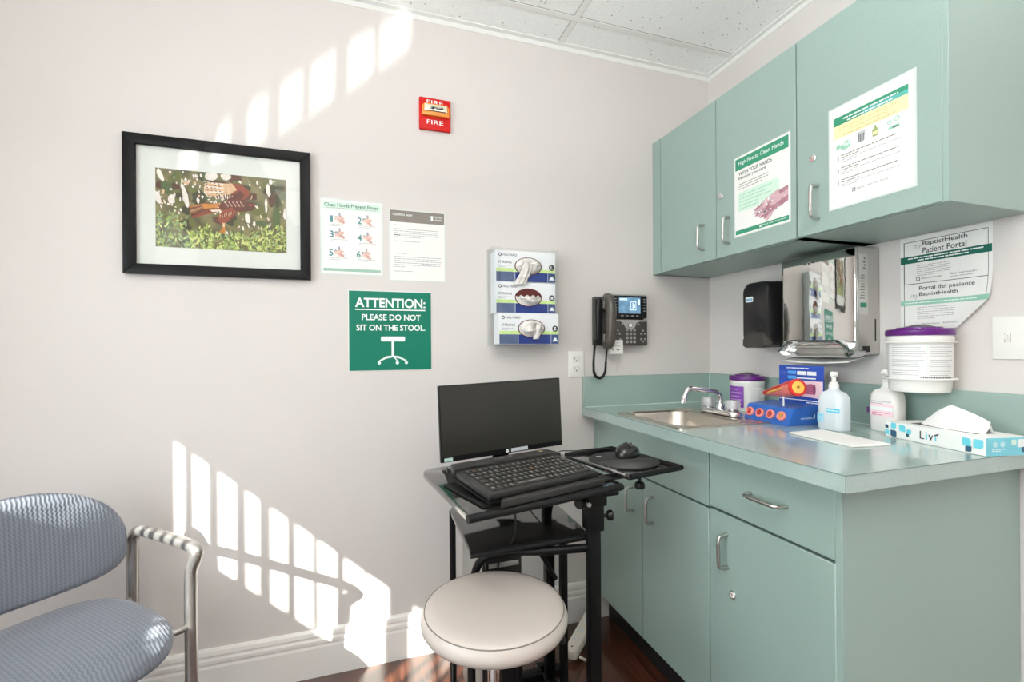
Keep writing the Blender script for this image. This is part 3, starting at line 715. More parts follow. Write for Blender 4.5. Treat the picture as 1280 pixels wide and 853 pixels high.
# four little drawings: face with tissue, bin, bottle, hands
S.use(PALEGREEN); S.disc(.045, .158, .013, .0013, ry=.008); S.use(MINT); S.disc(.048, .166, .009, .0014); S.use(INK); S.disc(.045, .168, .0012, .0016); S.disc(.051, .168, .0012, .0016); S.use(PALEGREEN); S.disc(.027, .162, .006, .0014)
S.use(GREYINK); S.flat([(.076, .174), (.094, .174), (.091, .152), (.079, .152)], .0014); S.rect(.074, .175, .096, .178, .0014)
S.use(INK); [S.rect(.079 + .004 * k, .154, .0805 + .004 * k, .173, .0016) for k in range(4)]
S.use(mat('print_olive', (150, 166, 108), .5)); S.flat([(.112, .152), (.124, .152), (.125, .168), (.121, .173), (.115, .173), (.111, .168)], .0014); S.rect(.1155, .173, .1205, .179, .0014); S.use(YELLOWPALE); S.rect(.113, .156, .123, .164, .0016)
S.use(PALEGREEN); S.disc(.160, .156, .013, .0014, ry=.004); S.disc(.150, .170, .005, .0014); S.disc(.166, .173, .006, .0014); S.use(PAPER); S.disc(.150, .170, .003, .0016); S.disc(.166, .173, .004, .0016); S.use(INK); S.disc(.163, .155, .007, .0016, ry=.0015)
for y in (.136, .104, .072):
    S.use(TAUPE); S.rows(.034, .168, y, 1, .005, .0024, .0013, 1); S.rows(.034, .08, y - .006, 1, .005, .0022, .0013, 1); S.use(GREYINK); S.rows(.034, .175, y - .012, 2, .005, .0016, .0013, .3); S.rect(.024, y - .012, .028, y + .001, .0013)
S.use(INK); S.rect(.062, .034, .070, .043, .0013); S.use(PAPER); S.rect(.0635, .0355, .0655, .0415, .0015); S.rect(.0665, .0355, .0685, .0415, .0015); S.use(TAUPE); S.text('Baptist Health South Florida', .074, .0355, .072, .006, .0014, .002)
tag(S.build('cough_etiquette_poster', W=on_right(-.787, 1.470, XU)), 'laminated poster with green and yellow heading on the right cabinet door', 'poster')

# base cabinets
XB, BZ0, BZ1 = -.588, .112, .8315
def base_unit(label, y0, y1, loc):
    T = thing('base_cabinet', label, 'cabinet', loc)
    b = MB(LAM); x0 = XB + .0195
    b.box((x0, y1, BZ0), (-.002, y1 + .016, BZ1)); b.box((x0, y0 - .016, BZ0), (-.002, y0, BZ1)); b.box((x0, y1 + .016, BZ0), (-.002, y0 - .016, BZ0 + .016)); b.box((-.012, y1 + .016, BZ0 + .016), (-.002, y0 - .016, BZ1))
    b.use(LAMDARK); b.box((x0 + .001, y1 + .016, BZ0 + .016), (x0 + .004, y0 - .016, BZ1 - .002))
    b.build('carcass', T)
    b = MB(BLACKTOE); b.box((XB + .055, y1 + .0005, .0005), (XB + .070, y0, BZ0 - .0005)); b.build('toe_kick', T); return T
B1 = base_unit('teal sink base cabinet with two doors in the corner', -.018, -.660, (-.3, -.34, 0))
b = MB(LAM); b.box((XB, -.018, BZ0), (XB + .02, -.0005, BZ1)); b.build('filler_strip', B1)
d = door(B1, XB, -.018, -.342, BZ0, .664); d_handle(-.286, .531, .616, XB, d)
d = door(B1, XB, -.342, -.660, BZ0, .664); d_handle(-.406, .530, .616, XB, d)
door(B1, XB, -.018, -.660, .667, .826, 'false_front')
B2 = base_unit('teal base cabinet with one drawer over a locking door at the counter end', -.660, -1.013, (-.3, -.85, 0))
b = MB(LAM); b.box((XB + .0015, -1.028, .0005), (-.002, -1.0133, BZ1), .0008, 1); b.build('end_panel', B2)
d = door(B2, XB, -.661, -1.0165, .672, .826, 'drawer'); d_handle(-.803, .748, 0, XB, d, True, .102)
d = door(B2, XB, -.661, -1.0165, BZ0, .668); d_handle(-.727, .530, .617, XB, d); cam_lock(-.745, .468, XB, d)

# worktop with its splashbacks
CT, CB, XC, YC = .867, .8335, -.641, -1.075
T = thing('countertop', 'teal laminate worktop with splashbacks over the base cabinets', 'countertop', (-.3, -.5, CB))
hx0, hx1, hy0, hy1 = -.590, -.262, -.556, -.226
b = MB(LAMTOP)
def holed(b, z, up):
    for (x0, y0, x1, y1) in [(XC, YC, hx0, 0), (hx1, YC, 0, 0), (hx0, YC, hx1, hy0), (hx0, hy1, hx1, 0)]:
        pts = [(x0, y0, z), (x1, y0, z), (x1, y1, z), (x0, y1, z)]; b.poly(pts if up else pts[::-1])
holed(b, CT, True); holed(b, CB, False)
for p in ([(XC, 0), (XC, YC)], [(XC, YC), (0, YC)], [(hx0, hy1), (hx0, hy0)][::-1], [(hx0, hy0), (hx1, hy0)][::-1], [(hx1, hy0), (hx1, hy1)][::-1], [(hx1, hy1), (hx0, hy1)][::-1]):
    (xa, ya), (xb, yb) = p; b.poly([(xa, ya, CT), (xa, ya, CB), (xb, yb, CB), (xb, yb, CT)])
bmesh.ops.remove_doubles(b.bm, verts=b.bm.verts, dist=1e-5); bmesh.ops.recalc_face_normals(b.bm, faces=b.bm.faces)
b.build('top', T, sharp=20)
b = MB(mat('laminate_edge_line', (92, 118, 110), .5)); b.box((XC - .0002, YC - .0002, CT - .0012), (XC + .0004, -.0005, CT + .0002)); b.box((XC - .0002, YC - .0003, CT - .0012), (-.0005, YC + .0003, CT + .0002)); b.box((XC - .0003, YC - .0003, CB), (XC + .0003, YC + .0003, CT)); b.build('edge_seam', T)
SPLASH = .991
b = MB(LAM); b.box((XC, -.019, CT), (-.0005, -.0005, SPLASH), .001, 1); b.build('splashback', T)
b = MB(LAM); b.box((-.019, YC, CT), (-.0005, -.0195, SPLASH), .001, 1); b.build('splashback', T)
b = MB(mat('caulk', (206, 224, 216), .5)); b.tube([(XC + .002, -.0195, CT + .0008), (-.0195, -.0195, CT + .0008), (-.0195, YC + .002, CT + .0008)], .0016, 6); b.tube([(-.0195, -.0195, CT), (-.0195, -.0195, SPLASH)], .0012, 6); b.build('caulk_joint', T)

# sink
def rrect(x0, y0, x1, y1, r, n=6):
    P = []
    for cx, cy, a0 in ((x1 - r, y1 - r, 0), (x0 + r, y1 - r, 90), (x0 + r, y0 + r, 180), (x1 - r, y0 + r, 270)):
        for k in range(n + 1):
            a = R(a0 + 90 * k / n); P.append((cx + r * math.cos(a), cy + r * math.sin(a)))
    return P
def loft(b, loops, cap=True):
    t = bmesh.new(); V = [[t.verts.new(p) for p in L] for L in loops]; n = len(V[0])
    for A, B in zip(V[:-1], V[1:]):
        for k in range(n): t.faces.new((A[k], A[(k + 1) % n], B[(k + 1) % n], B[k]))
    if cap: t.faces.new(V[-1])
    bmesh.ops.recalc_face_normals(t, faces=t.faces); return b.add(t)
T = thing('sink', 'small stainless steel drop-in sink in the teal worktop', 'sink', (-.42, -.39, CT))
b = MB(SINKSTEEL)
L_ = []
for (x0, y0, x1, y1, r, zz) in [(-.612, -.578, -.242, -.208, .022, CT + .0006), (-.612, -.578, -.242, -.208, .022, CT + .0035), (-.604, -.570, -.250, -.216, .020, CT + .0055),
     (-.590, -.556, -.345, -.230, .05, CT + .0045), (-.584, -.550, -.351, -.236, .05, CT - .004), (-.578, -.542, -.358, -.244, .055, CT - .085), (-.565, -.53, -.372, -.258, .05, CT - .108), (-.53, -.49, -.41, -.30, .04, CT - .114)]:
    L_.append([(p[0], p[1], zz) for p in rrect(x0, y0, x1, y1, r)])
loft(b, L_); b.build('basin', T, sharp=50)
b = MB(STEEL); b.lathe([(.028, 0), (.026, .003), (.02, .001), (0, .001)], (-.47, -.395, CT - .1138)); b.build('drain', T)

# faucet
T = thing('faucet', 'chrome faucet with clear acrylic knobs behind the sink', 'faucet', (-.296, -.385, CT + .005))
b = MB(CHROME); b.prism(rrect(-.322, -.475, -.270, -.295, .024), CT + .0055, CT + .024, .006, topscale=.94); b.build('base', T)
b = MB(CHROME); b.lathe([(.016, 0), (.016, .012), (.012, .02)], (-.296, -.385, CT + .022))
b.tube([(-.296, -.385, CT + .03), (-.296, -.385, CT + .066), (-.302, -.3855, CT + .078), (-.318, -.387, CT + .084), (-.418, -.395, CT + .1), (-.436, -.396, CT + .101), (-.448, -.397, CT + .092), (-.462, -.399, CT + .062)], .0088, 14, smooth=2)
b.lathe([(.0105, 0), (.011, .018), (.009, .024)], M=Matrix.Translation((-.464, -.399, CT + .052)) @ Matrix.Rotation(R(12), 4, 'Y'))
b.build('spout', T)
KN = mat('acrylic_knob', (240, 241, 241), .08, var=.01); KN.node_tree.nodes['Principled BSDF'].inputs['Transmission Weight'].default_value = .55
for yy in (-.328, -.442):
    b = MB(KN); P_ = []
    for k in range(24):
        r = .0245 if k % 4 < 2 else .0215; P_.append((-.296 + r * math.cos(2 * PI * k / 24), yy + r * math.sin(2 * PI * k / 24)))
    b.prism(P_, CT + .029, CT + .060, .003, 2, topscale=.95); b.use(CHROME); b.cyl((-.296, yy, CT + .022), .011, .036); b.cyl((-.296, yy, CT + .0585), .010, .003, bev=.001); b.cyl((-.296, yy, CT + .021), .020, .006, bev=.002)
    b.build('knob', T)

# ------------------------------------------------------------------ things on the right wall
# black soap dispenser
T = thing('soap_dispenser', 'black wall soap dispenser left of the steel towel dispenser', 'dispenser', (0, -.310, 1.102), ROT_RIGHT)
b = MB(mat('dispenser_black', (34, 32, 33), .3, var=.08, scale=40))
prof = [(.002, 0), (.118, 0), (.124, .008), (.124, .24), (.0, .245)]
b.box((0, .004, .001), (.122, .240, .058), .004, 2)
loops = []
for zz, k, r in [(.056, 1.0, .018), (.095, .985, .026), (.116, .95, .03), (.122, .90, .03)]:
    cx, cy, hx, hy = .061, .124, .061 * k, .121 * k
    loops.append([(p[0], p[1] + (.004 if zz > .1 else 0), zz) for p in rrect(cx - hx, cy - hy + .004, cx + hx, cy + hy, min(r, hx * .9))])
loft(b, loops); b.build('housing', T, True, sharp=50)
b = MB(GRAPHITE); lp = []
for zz, k in [(.100, 1.0), (.120, .97), (.132, .84)]:
    lp.append([(.061 + (p[0] - .061) * k, .004 + (p[1] - .004) * k, zz) for p in [(.004, .012), (.02, .002), (.102, .002), (.118, .012), (.116, .040), (.098, .062), (.061, .068), (.024, .062), (.006, .040)]])
loft(b, lp); b.build('push_bar', T, True, sharp=50)
b = MB(PRINTWHITE); b.prism(rrect(.018, .172, .052, .192, .003), .119, .1235, .001); b.use(mat('print_sky_blue', (70, 150, 200), .4)); [b.rect(.0215 + .0048 * k, .178, .0254 + .0048 * k, .184 + .002 * (k % 2), .1239) for k in range(6)]; b.build('badge', T, True)
b = MB(mat('smoked_window', (60, 20, 26), .15)); b.box((.1212, .10, .02), (.1226, .215, .042)); b.build('level_window', T, True)

# stainless towel dispenser
T = thing('towel_dispenser', 'stainless steel paper towel dispenser under the wall cabinets', 'dispenser', (0, -.468, 1.078), ROT_RIGHT)
W_, H_, D_ = .250, .328, .100
b = MB(STEEL)
b.box((0, .004, .001), (W_, H_, D_ - .008), .002, 1)
b.use(GREYINK); 
b.build('case', T, True)
b = MB(mat('mirror_steel', (218, 217, 214), .035, 1.0, var=.01, scale=6, bump=.25, bscale=9))
def front(u, v):
    X = .003 + (W_ - .006) * u; Y = .024 + (H_ - .028) * v
    return (X, Y, D_ + .006 - .016 * max(0, (u - .30) / .70) ** 2.2)
b.grid(front, 28, 12)
b.build('mirror_cover', T, True, solid=.002)
b = MB(CHROME)
tr = [(-.006, .014), (.020, -.004), (.240, -.004), (.262, .010), (.208, .050), (.044, .052)]
lp = [[(p[0], p[1], D_ - .03) for p in tr], [(p[0], p[1], D_ + .020) for p in tr], [(.127 + (p[0] - .127) * .94, .016 + (p[1] - .016) * .86, D_ + .026) for p in tr], [(.127 + (p[0] - .127) * .86, .016 + (p[1] - .016) * .66, D_ + .004) for p in tr], [(.127 + (p[0] - .127) * .6, .016 + (p[1] - .016) * .5, D_ - .012) for p in tr]]
loft(b, lp); b.build('towel_tray', T, True, sharp=25)
b = MB(CHROME); b.cyl((.105, H_ - .028, D_ + .002), .0065, .006, bev=.001); b.use(BLACK); b.cyl((.105, H_ - .028, D_ + .007), .003, .0012); b.cyl((.092, H_ - .030, D_ + .003), .0022, .006); b.cyl((.118, H_ - .026, D_ + .003), .0022, .006); b.build('lock', T, True)
b = MB(BLACK); b.box((W_ - .0005, .045, .018), (W_ + .0008, .112, .022)); b.build('sight_slot', T, True)
b = MB(BLACK); b.box((W_ - .0005, .012, .045), (W_ + .0008, .030, .075)); b.build('side_notch', T, True)
b = MB(mat('label_paper_grey', (206, 206, 202), .5)); b.box((W_ - .0005, .125, .052), (W_ + .0006, .305, .088)); b.use(TAUPE)
for k in range(4): b.box((W_ - .0005, .290 - .010 * k, .062), (W_ + .0009, .295 - .010 * k, .068 + .004 * (k % 2)))
for k in range(9): b.box((W_ - .0005, .240 - .0085 * k, .066), (W_ + .0009, .2425 - .0085 * k, .080 + .003 * (k % 3)))
b.use(MIDGREEN); b.box((W_ - .0005, .146, .058), (W_ + .001, .160, .084)); b.build('side_label', T, True)
b = MB(PAPER)
b.grid(lambda u, v: (.012 + .225 * u, .014 - .020 * v - .006 * math.sin(PI * u), .020 + .095 * v + .004 * math.sin(9 * u)), 14, 6)
o = b.build('paper_towel', W=on_right(-.468, 1.078 - .012), solid=.002); tag(o, 'white paper towel end hanging out below the steel dispenser', 'paper towel')

# patient portal flyer with its lower right corner curling away
S = MB(PAPER); w_, h_ = .206, .262
S.use(PAPER)
def gsheet(x0, y0, x1, y1, z):
    S.grid(lambda u, v: (x0 + (x1 - x0) * u, y0 + (y1 - y0) * v, z), max(1, int((x1 - x0) / .006)), max(1, int((y1 - y0) / .006)))
gsheet(0, 0, w_, h_, .0006)

S.use(DARKGREEN); gsheet(.001, .188, .205, .208, .0014)
S.use(PALEGREEN); gsheet(.001, .068, .206, .082, .0014)
S.use(INK)
for (x0, y0, x1, y1) in [(.009, .129, .011, .249), (.009, .248, .198, .2495), (.197, .129, .198, .249), (.009, .128, .198, .1295), (.009, .003, .0105, .128), (.197, .084, .198, .128)]: gsheet(x0, y0, x1, y1, .0012)
S.text('BaptistHealth', .056, .230, .100, .0155, .0013, .008); S.text('Patient Portal', .056, .212, .098, .0155, .0013, .008)
S.text('Portal del paciente', .047, .106, .124, .0145, .0013, .006); S.text('BaptistHealth', .047, .090, .088, .0135, .0013, .008)
S.use(GREYINK); S.text('my', .034, .224, .020, .014, .0013, -.004, .3); S.text('my', .026, .084, .020, .014, .0013, -.004, .3)
S.use(PRINTWHITE); S.rows(.020, .190, .200, 1, .006, .0032, .0017, 1); S.rows(.044, .160, .193, 1, .006, .0032, .0017, 1); S.rows(.012, .180, .0735, 1, .006, .0025, .0017, 1)
S.use(GREYINK); S.rows(.042, .120, .178, 6, .0055, .0016, .0013, .5); S.rows(.042, .130, .060, 6, .0062, .0016, .0013, .5)
S.use(INK); S.rect(.040, .137, .049, .147, .0013); S.use(PAPER); S.rect(.0415, .1385, .0438, .1455, .0015); S.rect(.0452, .1385, .0475, .1455, .0015)
S.use(TAUPE); S.text('Baptist Health', .053, .139, .048, .006, .0013); S.text('BaptistHealth', .120, .142, .054, .006, .0013, .004); S.use(GREYINK); S.rows(.120, .17, .137, 1, .005, .0018, .0013, 1)
S.use(TAUPE); S.text('Baptist Health', .053, .012, .042, .005, .0013); S.text('BaptistHealth', .104, .013, .034, .005, .0013)
bmesh.ops.bisect_plane(S.bm, geom=S.bm.verts[:] + S.bm.edges[:] + S.bm.faces[:], plane_co=(.206, .072, 0), plane_no=(.072, -.066, 0), clear_outer=True)
for v in S.bm.verts:      # corner lifts off the wall
    dd = max(0.0, (v.co.x * .75 - v.co.y * .66 - .045))
    v.co.z += dd * dd * 4.2
tag(S.build('patient_portal_flyer', W=on_right(-.775, 1.155), sharp=60), 'white patient portal flyer with curling lower corner below the right wall cabinet', 'flyer')

# wall-mounted wipes tub in its bracket
def wipes_tub(T, cx, cy, z0, r, h, ang, lidopen):
    b = MB(WHITE); b.lathe([(r * .90, 0), (r * .94, .006), (r * .98, h * .5), (r, h * .9), (r * 1.02, h * .92), (r * 1.02, h * .955), (r * .99, h)], (cx, cy, z0), 48); b.build('tub', T)
    b = MB(PURPLE); b.lathe([(r * 1.03, 0), (r * 1.05, .002), (r * 1.05, .013), (r * 1.0, .017), (r * .72, .017), (r * .70, .022), (r * .30, .022), (0, .020)], (cx, cy, z0 + h), 48)
    b.use(mat('dark_purple_plastic', (46, 20, 54), .3)); q = random.Random(3)
    b.grid(lambda u, v: (cx + r * (.62 - .05 * math.sin(5 * v)) * (2 * u - 1), cy + r * .5 * (2 * v - 1), z0 + h + .0205 + .007 * math.sin(PI * u) ** .6 * math.sin(PI * v) ** .7 + .003 * math.sin(11 * u + 4 * v) * math.sin(PI * u) * math.sin(PI * v)), 14, 10)
    b.build('lid', T)
def wrap(b, cx, cy, z0, r, a0, a1, y0, y1, nn=10):
    b.grid(lambda u, v: (cx + r * math.cos(a0 + (a1 - a0) * u), cy + r * math.sin(a0 + (a1 - a0) * u), z0 + y0 + (y1 - y0) * v), nn, 1)
T = thing('wall_wipes_tub', 'white wipes tub with purple lid held in a wall bracket', 'wipes tub', (-.078, -.866, .987))
cx, cy, r = -.078, -.866, .068
wipes_tub(T, cx, cy, .987, r, .148, 0, True)
b = MB(mat('label_offwhite', (232, 230, 228), .5, var=.02)); wrap(b, cx, cy, .987, r * 1.012, R(150), R(282), .034, .128, 20)
b.use(GREYINK); q = random.Random(11)
for k in range(15):
    for seg in ((R(156), R(222)), (R(226), R(276))):
        if q.random() < .85: wrap(b, cx, cy, .987, r * 1.016, seg[0] + .05 * q.random(), seg[1] - (.25 * q.random()), .122 - .0055 * k, .1235 - .0055 * k, 6)
b.use(MINT); wrap(b, cx, cy, .987, r * 1.017, R(223.5), R(224.5), .035, .127, 1)
b.use(INK); a = R(212)
while a < R(270):
    w_ = q.choice([.02, .035, .05]); wrap(b, cx, cy, .987, r * 1.018, a, a + w_ * .5, .036, .0425, 1); a += w_
b.build('label', T)
b = MB(WHITE)
for zz in (1.022, 1.118):
    b.tube([(cx + (r + .006) * math.cos(a), cy + (r + .006) * math.sin(a), zz) for a in [R(100 + 200 * k / 24) for k in range(25)]], .0028, 8)
    b.tube([(-.003, cy + .080, zz), (cx + (r + .006) * math.cos(R(100)), cy + (r + .006) * math.sin(R(100)), zz)], .0028, 8)
    b.tube([(cx + (r + .006) * math.cos(R(300)), cy + (r + .006) * math.sin(R(300)), zz), (cx + (r + .006) * math.cos(R(315)), cy + (r + .006) * math.sin(R(315)), zz), (-.003, cy + .02, zz)], .0028, 8)
b.box((-.005, cy + .01, 1.0), (-.0005, cy + .10, 1.13), .001, 1); b.build('bracket', T)

# light switch
T = thing('light_switch', 'white double switch plate at the right edge of the wall', 'switch', (0, -.980, 1.074), ROT_RIGHT)
b = MB(WHITE); b.box((0, 0, .0005), (.110, .104, .005), .002, 2); b.build('cover_plate', T, True)
for xx in (.029, .077):
    b = MB(WHITE); b.box((xx - .004, .042, .004), (xx + .005, .062, .0065), .0005, 1); b.box((xx - .0028, .047, .006), (xx + .0028, .060, .014), .001, 1); b.use(TAUPE); b.rect(xx - .0052, .041, xx - .004, .063, .0054); b.rect(xx + .005, .041, xx + .0062, .063, .0054); b.build('toggle', T, True)

# ------------------------------------------------------------------ things on the worktop
T = thing('wipes_tub', 'white wipes tub with purple label standing on the worktop behind the faucet', 'wipes tub', (-.086, -.298, CT))
cx, cy, r = -.086, -.296, .060
wipes_tub(T, cx, cy, CT, r, .113, 0, False)
b = MB(VIOLET); wrap(b, cx, cy, CT, r * 1.012, R(150), R(214), .012, .092, 14)
b.use(mat('print_lilac', (186, 140, 206), .5))
for k, (a0, a1, y0, y1) in enumerate([(158, 196, .078, .082), (162, 206, .064, .070), (162, 200, .050, .056), (164, 206, .036, .044), (160, 206, .022, .028)]): wrap(b, cx, cy, CT, r * 1.016, R(a0), R(a1), y0, y1, 6)
b.use(mat('label_offwhite', (228, 226, 224))); wrap(b, cx, cy, CT, r * 1.012, R(232), R(300), .02, .088, 14); b.use(GREYINK)
for k in range(10): wrap(b, cx, cy, CT, r * 1.016, R(236), R(292 - 12 * (k % 3)), .082 - .006 * k, .0835 - .006 * k, 6)
b.build('label', T)

# anatomical artery model
MBLUE = mat('model_blue', (46, 98, 178), .32, var=.05, scale=30)
T = thing('artery_model', 'blue anatomical model of an artery with four sample holes', 'anatomical model', (-.215, -.555, CT))
ym0, ym1 = -.470, -.640
prof = [(-.278, CT), (-.258, CT + .052), (-.156, CT + .060), (-.150, CT)]
b = MB(MBLUE); t = bmesh.new(); A_ = [t.verts.new((p[0], ym0, p[1])) for p in prof]; B_ = [t.verts.new((p[0], ym1, p[1])) for p in prof]
t.faces.new(A_); t.faces.new(B_[::-1])
for k in range(4): t.faces.new((A_[k], B_[k], B_[(k + 1) % 4], A_[(k + 1) % 4]))
bmesh.ops.recalc_face_normals(t, faces=t.faces); bmesh.ops.bevel(t, geom=t.edges[:], offset=.002, segments=2, affect='EDGES'); b.add(t)
sideM = Matrix.Translation((-.185, ym1 - .0003, CT + .018)) @ Euler((R(90), 0, 0)).to_matrix().to_4x4()
b.M = sideM; b.use(PRINTWHITE); b.text('novo nordisk', -.042, 0, .046, .0075, .0004, .006); b.flat([(.008, 0), (.014, 0), (.016, .010), (.013, .016), (.011, .008), (.008, .006)], .0004); b.M = Matrix.Identity(4)
b.build('base', T)
slope = math.atan2(.052, .020)
for k in range(4):
    yy = -.492 - .040 * k; X = Matrix.Translation((-.269, yy, CT + .027)) @ Matrix.Rotation(R(-(90 - (90 - math.degrees(slope)))), 4, 'Y')
    b = MB(mat('artery_pink', (232, 138, 130), .35, var=.08, scale=60)); b.lathe([(.0135, -.004), (.0148, .006), (.0120, .009), (.0092, .008)], M=X, seg=24)
    b.use(mat('artery_red', (196, 40, 34), .3, var=.1, scale=60) if k < 3 else mat('plaque_yellow', (244, 186, 84), .35, var=.15, scale=80))
    b.lathe([(.0092, .008), (.0086, .003 if k < 3 else .0075), (0, .002 if k < 3 else .007)], M=X, seg=24)
    if k == 3: b.use(mat('artery_red', (196, 40, 34))); b.lathe([(.0035, .0076), (0, .0078)], (.003, .001, 0), M=X, seg=12)
    b.build('artery_sample', T)
pa, pb = Vector((-.198, -.484, .949)), Vector((-.250, -.650, .985)); dv = (pb - pa)
b = MB(mat('artery_wall_pink', (226, 120, 112), .32, var=.1, scale=60))
n = 16; rr = [.006 + .019 * min(1, (k / n) * 1.25) for k in range(n + 1)]
b.tube([pa + dv * (k / n) for k in range(n + 1)], .02, 24, rr=rr)
b.use(mat('artery_red', (196, 40, 34)))
q_ = dv.to_track_quat('Z', 'Y').to_matrix().to_4x4(); E_ = Matrix.Translation(pb) @ q_
b.lathe([(.0262, -.006), (.0262, .0005), (.0185, .002)], M=E_, seg=28)
b.use(mat('plaque_yellow', (244, 186, 84))); b.lathe([(.0185, .002), (.010, .0035), (.005, .003)], M=E_, seg=28)
b.use(mat('artery_dark', (120, 26, 22), .4)); b.lathe([(.005, .003), (0, .002)], M=E_, seg=16)
up_ = Vector((0, 0, 1)); sd_ = Vector((-1, 0, 0))
b.use(mat('artery_red', (196, 40, 34))); b.tube([pa + sd_ * .004 + up_ * .004, pa + dv * .5 + sd_ * .016 + up_ * .012, pb + sd_ * .017 + up_ * .016 - dv * .05], .0058, 10, smooth=1)
b.use(mat('plaque_yellow', (244, 186, 84))); b.tube([pa + dv * .2 + sd_ * .013, pa + dv * .55 + sd_ * .0205 + up_ * .004, pb + sd_ * .0225 + up_ * .004 - dv * .05], .0038, 10, smooth=1)
b.build('artery', T)
b = MB(WHITE); b.cyl((-.232, -.585, CT + .05), .0028, .058); b.build('pin', T)
# printed back panel
b = MB(mat('panel_blue', (40, 74, 168), .4, var=.06, scale=40))
PM = on_right(-.503, CT + .058, -.158); b.M = PM; pw, ph_ = .157, .122
b.box((0, 0, -.004), (pw, ph_, 0), .0008, 1)
b.use(mat('print_azure', (84, 160, 226), .4)); b.rect(.034, .094, .064, .104, .0004); b.rect(.034, .078, .064, .088, .0004)
b.use(PRINTWHITE); b.rect(.068, .092, .100, .104, .0004); b.rect(.103, .092, .134, .104, .0004); b.rect(.066, .080, .132, .084, .0004); b.rows(.03, .11, .112, 1, .005, .003, .0005, 1)
b.use(mat('print_blue_tint', (96, 120, 200), .4)); b.text('CARE', .006, .092, .024, .010, .0004, .004)
b.use(mat('print_blush', (246, 214, 222), .4)); b.flat([(.002, .040), (.030, .062), (.080, .074), (.155, .074), (.155, .020), (.002, .030)], .0003)
b.use(mat('print_rose', (206, 120, 150), .4, var=.1)); b.flat([(.030, .040), (.070, .058), (.120, .066), (.130, .050), (.126, .032), (.080, .032)], .0005)
b.use(mat('print_mauve', (160, 84, 122), .4)); 
for k in range(5): b.flat([(.060, .046), (.126, .034 + .007 * k), (.126, .036 + .007 * k)], .0007)
b.disc(.127, .048, .005, .0006, ry=.017); b.use(PRINTWHITE); b.rect(.002, .010, .155, .013, .0004); b.rows(.10, .15, .004, 1, .005, .003, .0005, 1)
b.M = Matrix.Identity(4); b.build('back_panel', T)

# pump bottles
def pump(b, cx, cy, z, dx, dy):
    b.lathe([(.013, 0), (.013, .014), (.0105, .016), (.0105, .020), (.0055, .022), (.0055, .036), (.0095, .037), (.010, .046), (.008, .050), (0, .051)], (cx, cy, z), 20)
    b.tube([(cx, cy, z + .043), (cx + dx * .022, cy + dy * .022, z + .043), (cx + dx * .030, cy + dy * .030, z + .038)], .0048, 10)
T = thing('hand_sanitizer_bottle', 'clear blue hand sanitizer pump bottle right of the artery model', 'bottle', (-.200, -.722, CT))
GEL = mat('gel_blue', (236, 244, 248), .12, var=.03, scale=12); GEL.node_tree.nodes['Principled BSDF'].inputs['Transmission Weight'].default_value = .2
b = MB(GEL); cx, cy = -.198, -.722
loft(b, [[(cx + (p[0]) * k, cy + p[1] * k2, CT + zz) for p in rrect(-.026, -.038, .026, .038, .018)] for zz, k, k2 in [(.0008, .9, .94), (.005, 1, 1), (.080, 1, 1), (.096, .95, .96), (.108, .72, .74), (.113, .48, .38), (.118, .46, .34)]]); b.build('bottle', T, sharp=60)
b = MB(WHITE); pump(b, cx, cy, CT + .1175, -.3, -.3); b.build('pump', T)
b = MB(mat('print_cyan', (96, 196, 220), .4)); X = cx - .0265; b.M = on_right(cy + .036, CT, X); b.rect(.034, .052, .072, .064, .0004); b.use(mat('print_ice', (170, 214, 232), .4)); b.rect(.006, .022, .026, .048, .0003); b.use(PRINTWHITE); b.rows(.036, .070, .057, 1, .005, .0025, .0006, 1); b.use(mat('print_cyan', (96, 196, 220))); b.rows(.008, .024, .040, 3, .007, .003, .0005); b.M = Matrix.Identity(4); b.build('label', T)
T = thing('soap_bottle', 'white soap pump bottle with pink label behind the tissue box', 'bottle', (-.080, -.789, CT))
b = MB(mat('bottle_white', (236, 232, 228), .25, var=.01)); cx, cy = -.080, -.789
loft(b, [[(cx + (p[0]) * k, cy + p[1] * k2, CT + zz) for p in rrect(-.026, -.038, .026, .038, .018)] for zz, k, k2 in [(.0008, .9, .94), (.005, 1, 1), (.088, 1, 1), (.104, .95, .96), (.116, .72, .76), (.121, .48, .38), (.126, .46, .34)]]); b.build('bottle', T, sharp=60)
b = MB(WHITE); pump(b, cx, cy, CT + .1255, -.3, .3); b.build('pump', T)
b = MB(mat('print_blush', (246, 214, 222), .4)); b.M = on_right(cy + .038, CT, cx - .0265); b.rect(.010, .044, .068, .078, .0003); b.use(PRINTWHITE); b.rect(.010, .060, .068, .070, .0005); b.use(mat('print_plum', (96, 46, 112), .4)); b.rect(.0, .050, .006, .066, .0005); b.use(GREYINK); b.rows(.012, .066, .084, 2, .006, .002, .0005); b.use(mat('print_rose', (206, 120, 150))); b.rows(.014, .062, .052, 2, .006, .002, .0005); b.M = Matrix.Identity(4); b.build('label', T)

# folded white paper
S = MB(PAPER); A = [(-.371, -.724), (-.250, -.728), (-.282, -.925), (-.390, -.908)]
S.prism(A, CT + .0008, CT + .0025); S.prism([(A[0][0] + .001, A[0][1]), A[1], (A[2][0], A[2][1] + .004), (A[3][0] + .002, A[3][1] + .003)], CT + .003, CT + .0048)
S.poly([(A[3][0], A[3][1], CT + .002), (A[2][0], A[2][1], CT + .002), (A[2][0], A[2][1] + .004, CT + .0048), (A[3][0], A[3][1] + .003, CT + .0048)])
o = S.build('folded_paper'); tag(o, 'folded sheet of white paper lying on the worktop before the pump bottles', 'paper')

